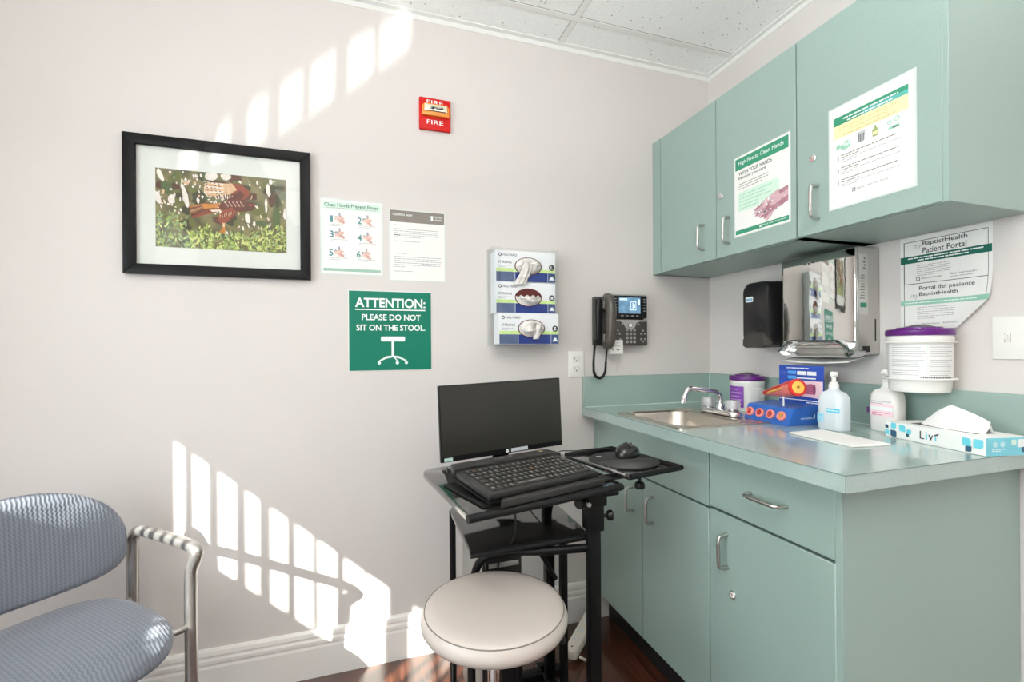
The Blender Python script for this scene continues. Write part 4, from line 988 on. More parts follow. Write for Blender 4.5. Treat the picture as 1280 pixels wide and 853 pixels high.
# tissue box
ang = math.atan2(-.231, -.050) ; dirx = Vector((math.cos(ang), math.sin(ang), 0)); nrm = Vector((0, 0, 1)).cross(dirx)
TL = Matrix.Translation((-.163, -.836, CT + .0006)) @ Matrix.Rotation(ang, 4, 'Z')
T = thing('tissue_box', 'white and aqua tissue box at the front right end of the worktop', 'tissue box'); T.matrix_world = TL
LW, LD, LH = .238, .108, .040
b = MB(mat('carton_white', (238, 238, 235), .5, var=.01))
def fr(p): return p
b.box((0, 0, 0), (LW, LD, LH), .0008, 1)
AQ = mat('print_aqua_leaf', (110, 204, 220), .4, var=.03); DK = mat('print_petrol', (44, 84, 108), .4)
b.use(mat('carton_aqua', (120, 200, 214), .45, var=.04, scale=30)); b.box((LW - .0002, .0006, .0006), (LW + .0006, LD - .0006, LH - .0006))
# front face is local y = 0, seen from -y
b.M = Matrix.Rotation(R(90), 4, 'X')
def leaf(x, y, s, m, z=.0006, fx=1, fy=1):
    b.use(m); P = [(-1, -.6), (-.6, -1), (1, -1), (1, .6), (.6, 1), (-1, 1)]; b.flat([(x + s * fx * p[0], y + s * fy * p[1]) for p in P], z)
leaf(.024, .031, .0075, AQ, fx=-1); leaf(.048, .028, .0085, AQ); leaf(.066, .022, .006, AQ, fx=-1); leaf(.024, .011, .0085, DK); leaf(.005, .027, .0045, DK); leaf(.006, .012, .006, AQ); leaf(.062, .013, .004, DK)
leaf(.200, .024, .009, AQ); leaf(.224, .024, .010, AQ, fx=-1); leaf(.204, .0095, .0065, DK, fx=-1)
b.use(INK); b.text('L', .094, .011, .011, .019, .0007, .006); b.use(AQ); b.text('i', .108, .011, .0045, .019, .0007, .01); b.use(INK); b.text('v', .115, .011, .012, .0135, .0007, .006); b.use(AQ); b.rect(.1305, .011, .134, .0235, .0007); b.use(INK); b.flat([(.128, .0255), (.140, .031), (.139, .0265), (.131, .0235)], .0007)
# end face x = LW
b.M = Matrix.Translation((LW, 0, 0)) @ Euler((R(90), 0, R(90))).to_matrix().to_4x4()
b.use(mat('print_pale_aqua', (190, 228, 232), .4)); b.disc(.022, .025, .006, .0010); b.disc(.040, .025, .006, .0010); leaf(.068, .029, .006, MINT, .001); leaf(.086, .027, .009, PRINTWHITE, .001, -1); leaf(.092, .013, .0055, DK, .0012)
b.use(PRINTWHITE); b.rows(.014, .05, .014, 2, .004, .0016, .001)
b.M = Matrix.Identity(4); b.use(INK); b.prism([(.05 + .075 * math.cos(a), .054 + .03 * math.sin(a)) for a in [2 * PI * k / 20 for k in range(20)]][:0] or [(.045, .028), (.195, .028), (.195, .080), (.045, .080)], LH, LH + .0004)
b.build('carton', T, True)
b = MB(mat('tissue_white', (240, 239, 236), .85, var=.01, bump=.15, bscale=40))
def tis(u, v):
    # folded sheet standing out of the slot
    X = .050 + .150 * u
    prof = (.058 * (u / .52) if u < .52 else .058 - .030 * ((u - .52) / .48))
    prof = .004 + prof
    Y = .050 + .016 * (v - .5) * (1 - v) + .006 * math.sin(7 * u + 2 * v) * v - .014 * (1 - v) * math.sin(PI * u) ** .5
    return (X + .012 * v * (u - .5), Y, LH - .004 + prof * v + .002 * math.sin(20 * u) * v * (1 - v))
b.grid(tis, 24, 10)
b.grid(lambda u, v: (.066 + .125 * u + .012 * v, .075 - .020 * v + .005 * math.sin(8 * u), LH - .004 + (.022 + .036 * math.sin(PI * min(1, u * 1.15 + .1))) * v), 20, 8)
b.build('tissue', T, True, solid=.0008)
# ------------------------------------------------------------------ computer cart
TZ = .765
T = thing('computer_cart', 'black rolling computer cart with glossy top and lower shelf by the back wall', 'cart', (-1.08, -.45, 0))
def board(b, pts, z0, z1, r=.02, bev=.004):
    # board with rounded corners
    P = []; n = len(pts)
    for i in range(n):
        p, a, c = Vector(pts[i]), Vector(pts[i - 1]), Vector(pts[(i + 1) % n])
        rr_ = r[i] if isinstance(r, (list, tuple)) else r
        u, v = (a - p).normalized() * rr_, (c - p).normalized() * rr_
        for k in range(7):
            t = k / 6; P.append(tuple((p + u) * (1 - t) ** 2 + p * 2 * t * (1 - t) + (p + v) * t ** 2))
    b.prism(P, z0, z1, bev)
top = [(-1.290, -.768), (-.872, -.676), (-.880, -.280), (-1.340, -.376)]
b = MB(BLACKGLOSS); board(b, top, TZ - .016, TZ, [.010, .010, .018, .045], .003); b.build('top_board', T)
b = MB(RUBBER); e_ = [Vector((p[0], p[1], TZ - .009)) for p in top]
b.tube([e_[0], e_[1]], .0092, 10); b.build('edge_trim', T)
shelf = [(-1.2535, -.627), (-.9335, -.6207), (-.9176, -.311), (-1.2447, -.2494)]
SZ = .6235
b = MB(BLACKGLOSS); board(b, shelf, SZ - .014, SZ, [.010, .007, .018, .10], .003); b.build('shelf', T)
b = MB(RUBBER); b.tube([(-1.2535, -.628, SZ - .007), (-.946, -.6215, SZ - .007)], .0078, 10); b.build('edge_trim', T)
b = MB(BLACKMATTE); b.box((-.953, -.662, .035), (-.923, -.632, TZ - .10), .003); b.build('post', T)
b = MB(BLACKMATTE); b.box((-.9595, -.6685, TZ - .120), (-.9165, -.6255, TZ - .049), .004); b.box((-.965, -.674, TZ - .055), (-.911, -.620, TZ - .017), .004); b.build('post_clamp', T)
def knob(b, p, d, r=.014, L=.03):
    X = Matrix.Translation(p) @ Vector(d).to_track_quat('Z', 'Y').to_matrix().to_4x4()
    b.lathe([(.005, 0), (.005, L * .5), (r * .8, L * .55), (r, L * .7), (r, L * .92), (r * .8, L), (0, L)], M=X, seg=14)
b = MB(BLACK); knob(b, (-.9176, -.649, TZ - .087), (1, -.15, 0), .014, .032); b.build('clamp_knob', T)
b = MB(BLACK); knob(b, (-.9627, -.649, TZ - .040), (-.8, -.6, -.1), .013, .035); b.use(SILVER); b.cyl((-.9627, -.676, TZ - .046), .0055, .010, 'Y'); b.build('clamp_knob', T)
b = MB(BLACKMATTE); b.box((-.950, -.362, .035), (-.921, -.333, TZ - .017), .003); b.build('post', T)
b = MB(BLACKMATTE); b.box((-.918, -.404, .035), (-.896, -.382, SZ - .026), .003); b.build('brace_post', T)
b = MB(BLACKMATTE); b.tube([(-1.232, -.289, .035), (-1.232, -.289, SZ - .016)], .010, 10); b.build('rear_leg', T)
b = MB(BLACKMATTE)
b.tube([(-.938, -.640, SZ - .027), (-1.06, -.622, SZ - .027), (-1.135, -.596, SZ - .027), (-1.195, -.560, SZ - .040), (-1.224, -.540, SZ - .085), (-1.230, -.532, SZ - .19), (-1.230, -.532, .05)], .0106, 12, smooth=2); b.build('front_frame_tube', T)
b = MB(BLACKMATTE); b.tube([(-1.075, -.375, SZ - .016), (-.97, -.384, .465), (-.93, -.388, .395)], .007, 8); b.build('diagonal_brace', T)
b = MB(BLACKMATTE); b.cyl((-1.075, -.55, TZ - .044), .015, .028); b.build('tray_bolt', T)
b = MB(BLACKMATTE); b.box((-1.250, -.335, .045), (-.885, -.300, .072), .004); b.box((-.957, -.74, .045), (-.919, -.28, .072), .004); b.box((-1.250, -.60, .045), (-1.215, -.28, .072), .004); b.build('foot_frame', T)
for (x, y) in [(-.938, -.715), (-1.232, -.575), (-.938, -.305), (-1.232, -.305)]:
    b = MB(RUBBER); b.cyl((x - .01, y, .0225), .022, .020, 'X', bev=.004); b.use(BLACK); b.box((x - .012, y - .012, .022), (x + .012, y + .012, .05), .003); b.build('caster', T)
# swing-out mouse tray of the cart
ty = R(11); MT = Matrix.Translation((-.860, -.693, TZ + .009)) @ Matrix.Rotation(ty, 4, 'Z'); mw, md = .186, .276
b = MB(BLACKGLOSS); b.M = MT; b.box((0, 0, 0), (mw, md, .009), .003); b.build('mouse_tray', T)
b = MB(RUBBER); b.M = MT; b.tube([(.004, 0, .009), (mw, 0, .009), (mw, md, .009), (.004, md, .009)], .0075, 10); b.use(STEEL); b.tube([(.0, .012, .011), (.0, md * .75, .011)], .0035, 8); b.box((-.005, .055, .004), (.010, .09, .014), .002); b.build('tray_rail', T)
b = MB(BLACK); b.M = MT; b.box((.045, .05, -.012), (.115, .18, 0), .003); knob(b, (.082, .048, -.007), (0, 0, -1), .014, .037); b.box((-.05, .045, -.0085), (.055, .08, -.001), .001); b.build('tray_bracket', T)
b = MB(BLACK); b.box((-.918, -.678, TZ - .030), (-.880, -.648, TZ - .016), .003); b.build('end_block', T)

# monitor
MA = R(10.5)
T = thing('monitor', 'black flat computer monitor at the back of the cart', 'monitor', (-1.273, -.332, .7665), (R(-2), R(-1.2), MA))
mw, mh = .437, .2305
b = MB(BLACK); b.box((0, 0, 0), (mw, .012, mh), .002, 2); b.box((.05, .010, .03), (mw - .05, .032, mh - .04), .010, 3); b.build('bezel', T, True)
b = MB(mat('screen_dark', (40, 39, 33), .32, var=.05, scale=4)); b.M = Euler((R(90), 0, 0)).to_matrix().to_4x4(); b.rect(.0035, .0165, mw - .0035, mh - .0035, .0006); b.build('screen', T, True)
SM = Euler((R(90), 0, 0)).to_matrix().to_4x4()
b = MB(PRINTWHITE); b.M = SM; b.disc(.223, .0082, .0054, .0008); b.use(INK); b.text('hp', .220, .0055, .0062, .0058, .001, .004); b.build('logo', T, True)
b = MB(mat('sticker_grey', (206, 210, 214), .4)); b.M = SM; b.rect(.237, .0035, .299, .0145, .0008); b.build('sticker', T, True)
b = MB(mat('sticker_mint', (190, 216, 206), .4)); b.M = SM; b.rect(.010, .0025, .037, .0128, .0008); b.build('sticker', T, True)
b = MB(BLACKMATTE); b.box((.19, .030, -.028), (.245, .048, .09), .004); b.box((.18, -.012, -.032), (.255, .048, -.0185), .003); b.build('mount_arm', T, True)

# keyboard tray with a tilted keyboard
KA = R(16); KM = Matrix.Translation((-1.238, -.746, TZ + .0012)) @ Matrix.Rotation(KA, 4, 'Z'); KT = KM @ Matrix.Translation((0, 0, .0115)) @ Matrix.Rotation(R(5), 4, 'X')
kw, kd = .329, .181
T = thing('keyboard_stand', 'black tilted keyboard stand with raised lips at front and back', 'keyboard stand', KM.translation)
b = MB(BLACKMATTE); b.M = KM; b.prism(rrect(-.012, .004, kw + .004, kd + .02, .006), 0, .005, .001); b.box((.03, .15, .004), (kw - .03, .165, .018), .002); b.M = KT; b.box((.0, .0, -.006), (kw, kd, -.001), .001); b.build('base', T)
BARM = mat('soft_black_plastic', (38, 36, 34), .45, var=.05, scale=60)
b = MB(BARM); b.M = KT
b.prism([(-.002, kd - .016), (.012, kd + .028), (kw - .014, kd + .028), (kw + .002, kd - .016), (kw - .012, kd - .004), (.03, kd - .004)], .002, .0215, .004)
b.use(TAUPE); b.M = KT @ Matrix.Translation((0, 0, .0218)); [b.rect(.133 + .008 * k, kd + .006, .1362 + .008 * k, kd + .014 - .002 * (k % 2), 0) for k in range(4)]; b.rect(.178, kd + .010, .188, kd + .017, 0); b.use(mat('print_gold', (186, 168, 120), .4)); b.rect(kw - .05, kd + .008, kw - .036, kd + .018, 0); b.build('rear_lip', T)
b = MB(BARM); b.M = KM; b.prism([(.016, -.021), (kw - .004, -.021), (kw - .022, .0005), (.034, .0005)], .0, .016, .003); b.build('front_lip', T)
T = thing('keyboard', 'compact black keyboard resting on the tilted stand', 'keyboard', KT.translation)
b = MB(mat('keyboard_shell', (28, 27, 26), .4, var=.05, scale=50)); b.M = KT; b.box((.002, .003, 0), (kw - .002, kd - .004, .015), .004, 2); b.build('case', T)
b = MB(mat('key_black', (36, 34, 32), .45, var=.06, scale=60)); b.M = KT; rk = random.Random(2)
legend = mat('key_legend', (196, 192, 184), .5); orange = mat('key_legend_orange', (196, 128, 70), .5)
x0, y0, px_, py_ = .019, .017, .0165, .0232
leg = []
for r_ in range(6):
    c_ = 0
    while c_ < 18:
        wk = 1
        if r_ == 0 and c_ == 4: wk = 6
        if r_ in (1, 2, 3) and c_ in (0, 12): wk = 1.5 if c_ == 0 else 2
        xa = x0 + px_ * c_; xb = min(xa + px_ * wk, kw - .016)
        if xb - xa > .005:
            b.prism([(xa + .001, y0 + py_ * r_ + .001), (xb - .001, y0 + py_ * r_ + .001), (xb - .001, y0 + py_ * (r_ + 1) - .002), (xa + .001, y0 + py_ * (r_ + 1) - .002)], .0146, .0182, 0, topscale=.9)
            leg.append((xa, xb, r_, wk))
        c_ += wk if wk == int(wk) else 1.5
for (xa, xb, r_, wk) in leg:
    b.use(orange if rk.random() < .10 else legend)
    if wk == 6: b.rect(xa + .010, y0 + .010, xb - .010, y0 + .0115, .0186); continue
    q = rk.random(); w_ = .003 + .003 * q
    b.rect(xa + .005, y0 + py_ * r_ + .012, xa + .005 + w_, y0 + py_ * r_ + .0145, .0186)
    if q > .3: b.rect(xa + .006, y0 + py_ * r_ + .007, xa + .0085, y0 + py_ * r_ + .009, .0186)
b.build('keys', T)

# mouse and wrist-rest pad on the tray
MZ = TZ + .0182
T = thing('mouse_pad', 'black mouse pad with gel wrist rest on the side tray', 'mouse pad', (-.79, -.545, MZ))
MTT = Matrix.Translation((0, 0, MZ)) @ Matrix.Rotation(R(0), 4, 'Z')
PADM = mat('mouse_pad_black', (28, 29, 28), .75, var=.15, scale=200, bump=.1, bscale=500)
b = MB(PADM); pc = Vector((-.784, -.546))
b.prism([(pc.x + .095 * math.cos(a) * (1 if math.cos(a) > 0 else 1.05), pc.y + .099 * math.sin(a)) for a in [2 * PI * k / 40 for k in range(40)]], MZ, MZ + .006, .002); b.build('pad', T)
b = MB(mat('gel_rest_black', (40, 39, 37), .5, var=.1, scale=150)); 
def rest(u, v):
    a = R(188) + R(150) * u; k = math.sin(PI * u) ** .5
    rad = .099 - .055 * v * k
    return (pc.x + rad * math.cos(a) * .97, pc.y + rad * math.sin(a) * 1.02, MZ + .005 + .018 * k * math.sin(PI * min(max(v, 0), 1)) ** .6)
b.grid(rest, 24, 8); b.build('wrist_rest', T)
b = MB(PRINTWHITE); b.rect(pc.x - .062, pc.y + .048, pc.x - .046, pc.y + .053, MZ + .0066); b.build('logo', T)
T = thing('mouse', 'black computer mouse on the mouse pad', 'mouse', (-.752, -.512, MZ + .0062), (0, 0, R(-50)))
b = MB(mat('mouse_shell', (30, 29, 29), .2, var=.05, scale=30)); 
def ms(u, v):
    a = 2 * PI * u; p = v * PI / 2
    rx, ry = .033 * (1 + .06 * math.sin(a)), .054
    return (rx * math.cos(a) * math.cos(p), ry * math.sin(a) * math.cos(p), .036 * math.sin(p) ** .75 * (1 - .16 * math.sin(a)))
b.grid(ms, 32, 12); b.build('shell', T, True, sharp=80)
b = MB(RUBBER); b.box((-.003, .022, .024), (.003, .036, .032), .0015); b.build('wheel', T, True)
b = MB(RUBBER); b.tube([(-.756, -.458, MZ + .010), (-.783, -.420, MZ + .012), (-.83, -.405, MZ + .008), (-.868, -.400, MZ + .004), (-.874, -.30, TZ + .004), (-.876, -.262, TZ - .02), (-.88, -.262, .60)], .0016, 6, smooth=2); tag(b.build('mouse_cable'), 'thin black mouse cable curving off the back of the side tray', 'cable')
b = MB(RUBBER); b.tube([(-1.148, -.640, TZ - .018), (-1.146, -.652, .68), (-1.150, -.640, .64), (-1.158, -.575, .595), (-1.16, -.538, .54), (-1.16, -.535, .46), (-1.13, -.542, .34), (-1.10, -.545, .20)], .0025, 6, smooth=2); tag(b.build('keyboard_cable'), 'thin dark cable hanging from the cart top in front of the lower shelf', 'cable')
b = MB(RUBBER); b.tube([(-.990, -.60, TZ - .018), (-1.005, -.55, .70), (-1.010, -.49, .655), (-1.006, -.36, .632), (-1.0, -.262, .632), (-1.0, -.255, .60), (-1.0, -.25, .40), (-1.0, -.25, .03)], .0020, 6, smooth=2); tag(b.build('monitor_cable'), 'thin black cable drooping over the right side of the lower shelf', 'cable')
b = MB(RUBBER); b.tube([(-1.10, -.228, .74), (-1.085, -.235, .58), (-1.095, -.24, .50), (-1.075, -.24, .35), (-1.03, -.22, .15), (-.98, -.21, .008)], .0023, 6, smooth=2); tag(b.build('power_cable'), 'black power cable hanging behind the cart shelf beside the wall', 'cable')
b = MB(BLACK); b.prism(rrect(-1.268, -.415, -1.236, -.388, .004), TZ + .0005, TZ + .004, .001); b.use(SILVER); b.prism(rrect(-1.264, -.411, -1.240, -.392, .003), TZ + .004, TZ + .0046); tag(b.build('cable_clip'), 'small square black cable clip on the rear left of the cart top', 'cable clip')

# computer tower and power strip
T = thing('computer_tower', 'black and grey computer tower standing under the cart shelf', 'computer', (-1.13, -.40, .08))
b = MB(BLACK); b.box((-1.195, -.525, .0735), (-1.088, -.27, .570), .006, 2); b.build('case', T)
b = MB(mat('tower_grey_side', (150, 148, 144), .4, .3)); b.box((-1.1985, -.519, .082), (-1.1952, -.276, .562), .001, 1); b.build('side_panel', T)
b = MB(BLACK); b.box((-1.192, -.533, .077), (-1.091, -.5255, .567), .003, 2); b.use(SILVER); b.box((-1.183, -.5345, .530), (-1.10, -.5325, .543), .001); b.use(mat('port_blue', (60, 96, 160), .4)); 
for k in range(3): b.box((-1.16 + .022 * k, -.5345, .35), (-1.148 + .022 * k, -.5328, .356)); b.box((-1.16 + .022 * k, -.5345, .335), (-1.148 + .022 * k, -.5328, .341))
b.build('front_panel', T)
T = thing('power_strip', 'white power strip leaning on the floor by the baseboard behind the cart', 'power strip', (-.71, -.12, 0))
pa, pb = Vector((-.812, -.235, .035)), Vector((-.610, -.060, .080)); d_ = (pb - pa); L_ = d_.length
qm = Matrix.Translation(pa) @ d_.to_track_quat('X', 'Z').to_matrix().to_4x4()
b = MB(mat('strip_cream', (232, 226, 212), .4, var=.02)); b.M = qm; b.prism(rrect(0, -.022, L_, .022, .016), -.018, .018, .005); b.use(INK); b.cyl((L_ - .02, 0, .0175), .004, .0012); b.cyl((.022, 0, .0175), .003, .0012); b.build('body', T)
b = MB(mat('outlet_face', (228, 226, 221))); b.M = qm
for k in range(4): b.box((.05 + .045 * k, -.012, .0172), (.075 + .045 * k, .012, .0186), .0005, 1)
b.build('sockets', T)
b = MB(mat('strip_cream', (232, 226, 212))); b.tube([pa + Vector((.03, -.02, 0)), (-.755, -.25, .012), (-.70, -.20, .008), (-.64, -.12, .008), (-.62, -.07, .010)], .0045, 8, smooth=2); b.build('cord', T)

# ------------------------------------------------------------------ stool
SX, SY, SH = -1.221, -.722, .543
T = thing('rolling_stool', 'round beige cushioned rolling stool in front of the computer cart', 'stool', (SX, SY, 0))
VIN = mat('beige_vinyl', (186, 176, 168), .36, var=.03, scale=8, bump=.05, bscale=160)
b = MB(VIN); b.lathe([(0, .0045), (.07, .0050), (.122, .0060), (.142, .0045), (.150, .0015), (.1525, -.002), (.1575, -.008), (.1605, -.017), (.160, -.026), (.155, -.034), (.143, -.039), (.09, -.040), (0, -.040)], (SX, SY, SH), 72); b.build('seat', T, sharp=80)
b = MB(mat('piping_taupe', (120, 112, 106), .5)); b.tube([(SX + .1520 * math.cos(a), SY + .1520 * math.sin(a), SH + .0002) for a in [2 * PI * k / 72 for k in range(72)]], .0012, 6, closed=True); b.build('piping', T)
b = MB(BLACK); b.lathe([(.128, 0), (.128, .008), (.05, .010)], (SX, SY, SH - .0488), 40); b.box((SX - .065, SY - .05, SH - .066), (SX + .065, SY + .05, SH - .0485), .004); b.build('seat_plate', T)
b = MB(CHROME); b.lathe([(.024, .16), (.024, .34), (.0155, .342), (.0155, SH - .066)], (SX, SY, 0), 24); b.build('column', T)
b = MB(CHROME); b.tube([(SX + .04, SY - .02, SH - .060), (SX + .105, SY - .045, SH - .062), (SX + .14, SY - .06, SH - .068)], .004, 8); b.use(BLACK); b.cyl((SX + .135, SY - .058, SH - .076), .008, .014, bev=.003); b.build('lever', T)
for k in range(5):
    a = 2 * PI * k / 5 + .55; c, s_ = math.cos(a), math.sin(a)
    b = MB(CHROME); b.tube([(SX + .01 * c, SY + .01 * s_, .150), (SX + .10 * c, SY + .10 * s_, .118), (SX + .18 * c, SY + .18 * s_, .082), (SX + .215 * c, SY + .215 * s_, .078)], .013, 10, smooth=1); leg_ = b.build('leg', T)
    b = MB(BLACK); X = Matrix.Translation((SX + .212 * c, SY + .212 * s_, .024)) @ Matrix.Rotation(a, 4, 'Z'); b.cyl((-.010, -.012, 0), .0235, .010, 'Y', bev=.003, M=X); b.cyl((-.010, .004, 0), .0235, .010, 'Y', bev=.003, M=X); b.cyl((0, 0, .0), .006, .060, M=X); b.build('caster', leg_)
b = MB(CHROME); b.lathe([(.030, 0), (.032, .01), (.024, .05), (.022, .06)], (SX, SY, .125), 24); b.build('hub', T)

# ------------------------------------------------------------------ guest chair in the corner, turned 45 degrees
CM = Matrix.Translation((-2.173, -.398, 0)) @ Matrix.Rotation(R(-135), 4, 'Z')
T = thing('guest_chair', 'blue grey woven guest chair with metal arms in the left corner', 'chair', (-2.173, -.398, 0), (0, 0, R(-135)))
FAB = weave('woven_upholstery', (112, 117, 128))
def sup(a, n): 
    c, s_ = math.cos(a), math.sin(a); return (abs(c) ** (2 / n) * (1 if c >= 0 else -1), abs(s_) ** (2 / n) * (1 if s_ >= 0 else -1))
def seat(u, v):
    a = 2 * PI * u; k = sup(a, 3.6); y_off = .0
    sec = [(0, .030), (.35, .031), (.7, .028), (.88, .020), (.97, .008), (1.0, -.006), (.985, -.020), (.93, -.027), (0, -.028)]
    f_ = v * (len(sec) - 1); i = min(int(f_), len(sec) - 2); t = f_ - i
    r_ = sec[i][0] * (1 - t) + sec[i + 1][0] * t; zz = sec[i][1] * (1 - t) + sec[i + 1][1] * t
    X, Y = .208 * r_ * k[0], .212 * r_ * k[1]
    zz += -.018 * max(0, (Y - .10) / .11) ** 2 + .010 * (Y < -.1) * ((-Y - .1) / .11) + .012 * (X / .2) ** 2 * (zz > 0) * (1 - (abs(Y) / .22) ** 2)
    return (X, Y - .004, .415 + zz)
b = MB(FAB); b.grid(seat, 72, 24); b.build('seat', T, True, sharp=80, sub=1)
def back(u, v):
    a = 2 * PI * u; c, s_ = math.cos(a), math.sin(a)
    if s_ >= 0: k = sup(a, 2.15); X, Z = .221 * k[0], .172 * k[1]
    else: k = sup(a, 3.4); X, Z = .221 * k[0], .094 * k[1]
    sec = [(0, .024), (.5, .024), (.85, .020), (.96, .010), (1.0, 0), (.96, -.012), (.85, -.018), (0, -.018)]
    f_ = v * (len(sec) - 1); i = min(int(f_), len(sec) - 2); t = f_ - i
    r_ = sec[i][0] * (1 - t) + sec[i + 1][0] * t; dd = sec[i][1] * (1 - t) + sec[i + 1][1] * t
    X *= r_; Z *= r_
    return (X, -.175 + dd + .55 * X * X - .10 * Z, .582 + Z)
b = MB(FAB); b.grid(back, 72, 21); b.build('backrest', T, True, sharp=80, sub=1)
for sgn, nm in ((-1, 'a'), (1, 'b')):
    xs = .240 * sgn
    b = MB(CHAIRMETAL)
    b.tube([(xs, .126, .002), (xs, .124, .30), (xs, .121, .520), (xs, .128, .552), (xs, .148, .580), (xs, .152, .594), (xs, .136, .603), (xs, .09, .606), (xs, -.05, .604), (xs, -.11, .603), (xs, -.145, .596), (xs, -.163, .575), (xs, -.166, .54), (xs, -.168, .30), (xs, -.200, .002)], .0145, 16, smooth=2)
    b.build('arm_frame', T, True)
    b = MB(CHAIRMETAL); b.tube([(xs, .122, .398), (xs - sgn * .04, .118, .400), (xs - sgn * .08, .10, .393)], .009, 10); b.build('seat_bracket', T, True)
    b = MB(CHAIRMETAL); b.tube([(xs, -.167, .400), (xs - sgn * .05, -.150, .396), (xs - sgn * .10, -.130, .390)], .009, 10); b.build('seat_bracket', T, True)
    b = MB(CHAIRMETAL); b.tube([(xs, -.167, .56), (xs - sgn * .045, -.172, .575), (xs - sgn * .10, -.185, .58)], .008, 10); b.build('back_bracket', T, True)
    for yy in (.126, -.200): b = MB(RUBBER); b.cyl((xs, yy, 0), .017, .018, bev=.003); b.build('foot_cap', T, True)

# ------------------------------------------------------------------ lighting: sun through the window, daylight, added fill lamps
def area(name, loc, rot, sx, sy, power, color, spread=180):
    l = bpy.data.lights.new(name, 'AREA'); l.shape = 'RECTANGLE'; l.size = sx; l.size_y = sy; l.energy = power; l.color = color; l.spread = R(spread)
    o = bpy.data.objects.new(name, l); COL.objects.link(o); o.location = loc; o.rotation_euler = rot; return o
sun = bpy.data.lights.new('sun', 'SUN'); sun.energy = SUN_E; sun.angle = R(.45); sun.color = (1.0, .96, .90)
so = bpy.data.objects.new('sun', sun); COL.objects.link(so); so.rotation_euler = (-SUN).to_track_quat('Z', 'Y').to_euler()
PANEL = mat('fill_diffuser', (255, 252, 246), .5, var=.0, emit=1.5)  # unseen ceiling fixtures, added as general room fill
for i, (lx, ly) in enumerate([(-1.869, -1.571), (-1.869, -2.705)]):
    T = thing('added_ceiling_light', ['added unseen troffer fill light above the middle of the room', 'added unseen troffer fill light near the front wall'][i], 'fill light', (lx, ly, H - .01), (0, 0, 0), 'added ceiling fill')
    b = MB(WHITE)
    for lo, hi in (((-.28, -.56, 0), (.28, -.53, .009)), ((-.28, .53, 0), (.28, .56, .009)), ((-.28, -.53, 0), (-.25, .53, .009)), ((.25, -.53, 0), (.28, .53, .009))): b.box(lo, hi)
    b.build('frame', T, True)
    b = MB(PANEL); b.box((-.25, -.53, .003), (.25, .53, .008)); b.build('diffuser', T, True)
    area('troffer_fill', (lx, ly, H - .012), (0, 0, 0), .5, 1.06, LAMP_E, (1.0, .98, .955))
# daylight through the window glass
area('window_daylight', (XL - .03, (WY0 + WY1) / 2, (WZ0 + WZ1) / 2), (0, R(-90), 0), WZ1 - WZ0, WY1 - WY0, DAY_E, (.90, .96, 1.0))
area('frosted_fill', (XL + .03, (WY0 + WY1) / 2, (LZ0 + LZ1) / 2), (0, R(-90), 0), LZ1 - LZ0, WY1 - WY0, PANEFILL_E, (.86, .95, 1.0))  # added fill lamp just inside the glowing lower pane
# unseen upward fill lamp, added to brighten the ceiling and upper walls
area('ceiling_fill', (-1.28, -2.0, 1.72), (R(180), 0, 0), .35, .35, UPFILL_E, (.98, .99, 1.0))
# unseen window added as side fill, with a glowing shade, nearer the viewer
w = MB(TRIM); wy0, wy1, wz0, wz1 = -3.40, -2.46, .75, 2.15
for lo, hi in (((XL, wy0 - .05, wz0 - .06), (XL + .02, wy1 + .05, wz0)), ((XL, wy0 - .05, wz1), (XL + .02, wy1 + .05, wz1 + .06)), ((XL, wy0 - .05, wz0), (XL + .02, wy0, wz1)), ((XL, wy1, wz0), (XL + .02, wy1 + .05, wz1)), ((XL, (wy0 + wy1) / 2 - .02, wz0), (XL + .02, (wy0 + wy1) / 2 + .02, wz1))): w.box(lo, hi, .003)
w2 = struct(w.build('added_window_2'))
b = MB(mat('added_shade_glow', (236, 243, 250), .8, var=.01, emit=.75)); b.box((XL + .001, wy0, wz0), (XL + .006, wy1, wz1)); b.build('shade', w2)
area('shade_fill', (XL + .03, (wy0 + wy1) / 2, (wz0 + wz1) / 2), (0, R(-90), 0), wz1 - wz0, wy1 - wy0, SHADEFILL_E, (.97, .98, 1.0))
# added spot lamp standing in for sunlight reflected up through the same window
sp = bpy.data.lights.new('reflected_sun_spot', 'SPOT'); sp.energy = STREAK_E; sp.spot_size = R(9.5); sp.spot_blend = .8; sp.shadow_soft_size = .02; sp.color = (1, .97, .93)
spo = bpy.data.objects.new('reflected_sun_spot', sp); COL.objects.link(spo)
tgt = Vector((-1.60, 0, 2.04)); tt = (tgt.x - XL) / 1.13
dirc = Vector((1.13, 1.0, (tgt.z - 1.50) / tt))
spo.matrix_world = Matrix.Translation(tgt - dirc * 4.2) @ (-dirc).to_track_quat('Z', 'Y').to_matrix().to_4x4() @ Matrix.Rotation(R(43), 4, 'Z') @ Matrix.Diagonal((1, .13, 1, 1))
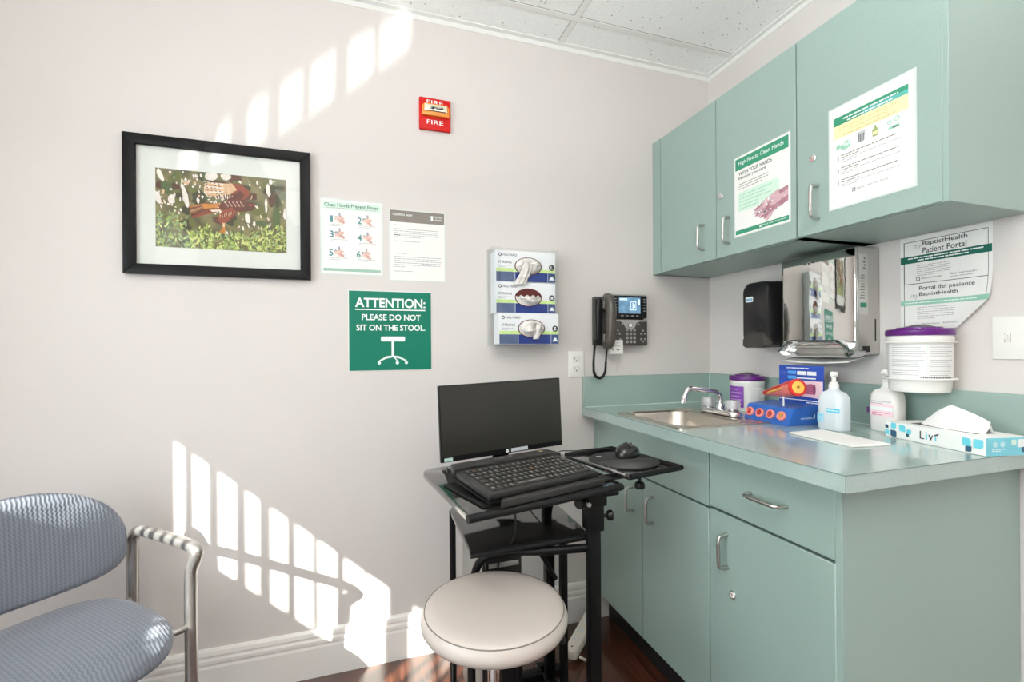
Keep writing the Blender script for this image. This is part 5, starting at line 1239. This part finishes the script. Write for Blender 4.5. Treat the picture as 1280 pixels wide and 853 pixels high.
# unseen dark wooden door, added to cut bounce onto the cabinet end panel
DW = mat('added_door_wood', (96, 66, 46), .4, var=.25, scale=6, aniso=(12, 12, 1))
b = MB(DW); b.box((-1.15, YF + .001, .005), (-.33, YF + .03, 1.98), .002); dr = struct(b.build('added_door_1'))
b = MB(TRIM); b.box((-1.22, YF + .001, 0), (-1.152, YF + .04, 2.05), .003); b.box((-.328, YF + .001, 0), (-.26, YF + .04, 2.05), .003); b.box((-1.22, YF + .001, 1.985), (-.26, YF + .04, 2.05), .003); struct(b.build('trim_4'))
b = MB(STEEL); b.tube([(-1.07, YF + .03, .93), (-1.07, YF + .08, .93), (-.97, YF + .08, .93)], .009, 10, smooth=1); b.build('handle', dr)

world = bpy.data.worlds.new('World'); scene.world = world; world.use_nodes = True
nt = world.node_tree; bg = nt.nodes['Background']
sky = nt.nodes.new('ShaderNodeTexSky'); sky.sky_type = 'HOSEK_WILKIE'; sky.turbidity = 3; sky.sun_direction = (-SUN).normalized()
nt.links.new(sky.outputs['Color'], bg.inputs['Color']); bg.inputs['Strength'].default_value = 1.0

# ------------------------------------------------------------------ camera
yaw, roll = .3158, -.006
fw = Vector((math.sin(yaw), math.cos(yaw), 0)); r0 = Vector((math.cos(yaw), -math.sin(yaw), 0)); u0 = Vector((0, 0, 1))
rv = r0 * math.cos(roll) + u0 * math.sin(roll); uv = u0 * math.cos(roll) - r0 * math.sin(roll)
cam = bpy.data.cameras.new('camera'); co = bpy.data.objects.new('camera', cam); COL.objects.link(co)
M4 = Matrix.Identity(4)
for i in range(3): M4[i][0], M4[i][1], M4[i][2] = rv[i], uv[i], -fw[i]
M4.translation = (-1.494, -1.693, 1.108)
co.matrix_world = M4
cam.sensor_width = 36; cam.lens = 572.8 * 36 / 1280; cam.shift_y = (435.56 - 426.5) / 1280; cam.clip_start = .02
scene.camera = co
scene.view_settings.view_transform = 'Standard'; scene.view_settings.look = 'None'; scene.view_settings.gamma = 1.0; scene.view_settings.use_curve_mapping = False
scene.view_settings.exposure = EXPO
scene.cycles.max_bounces = 10; scene.cycles.diffuse_bounces = 6; scene.cycles.glossy_bounces = 5; scene.cycles.transparent_max_bounces = 12
scene.cycles.sample_clamp_indirect = 6
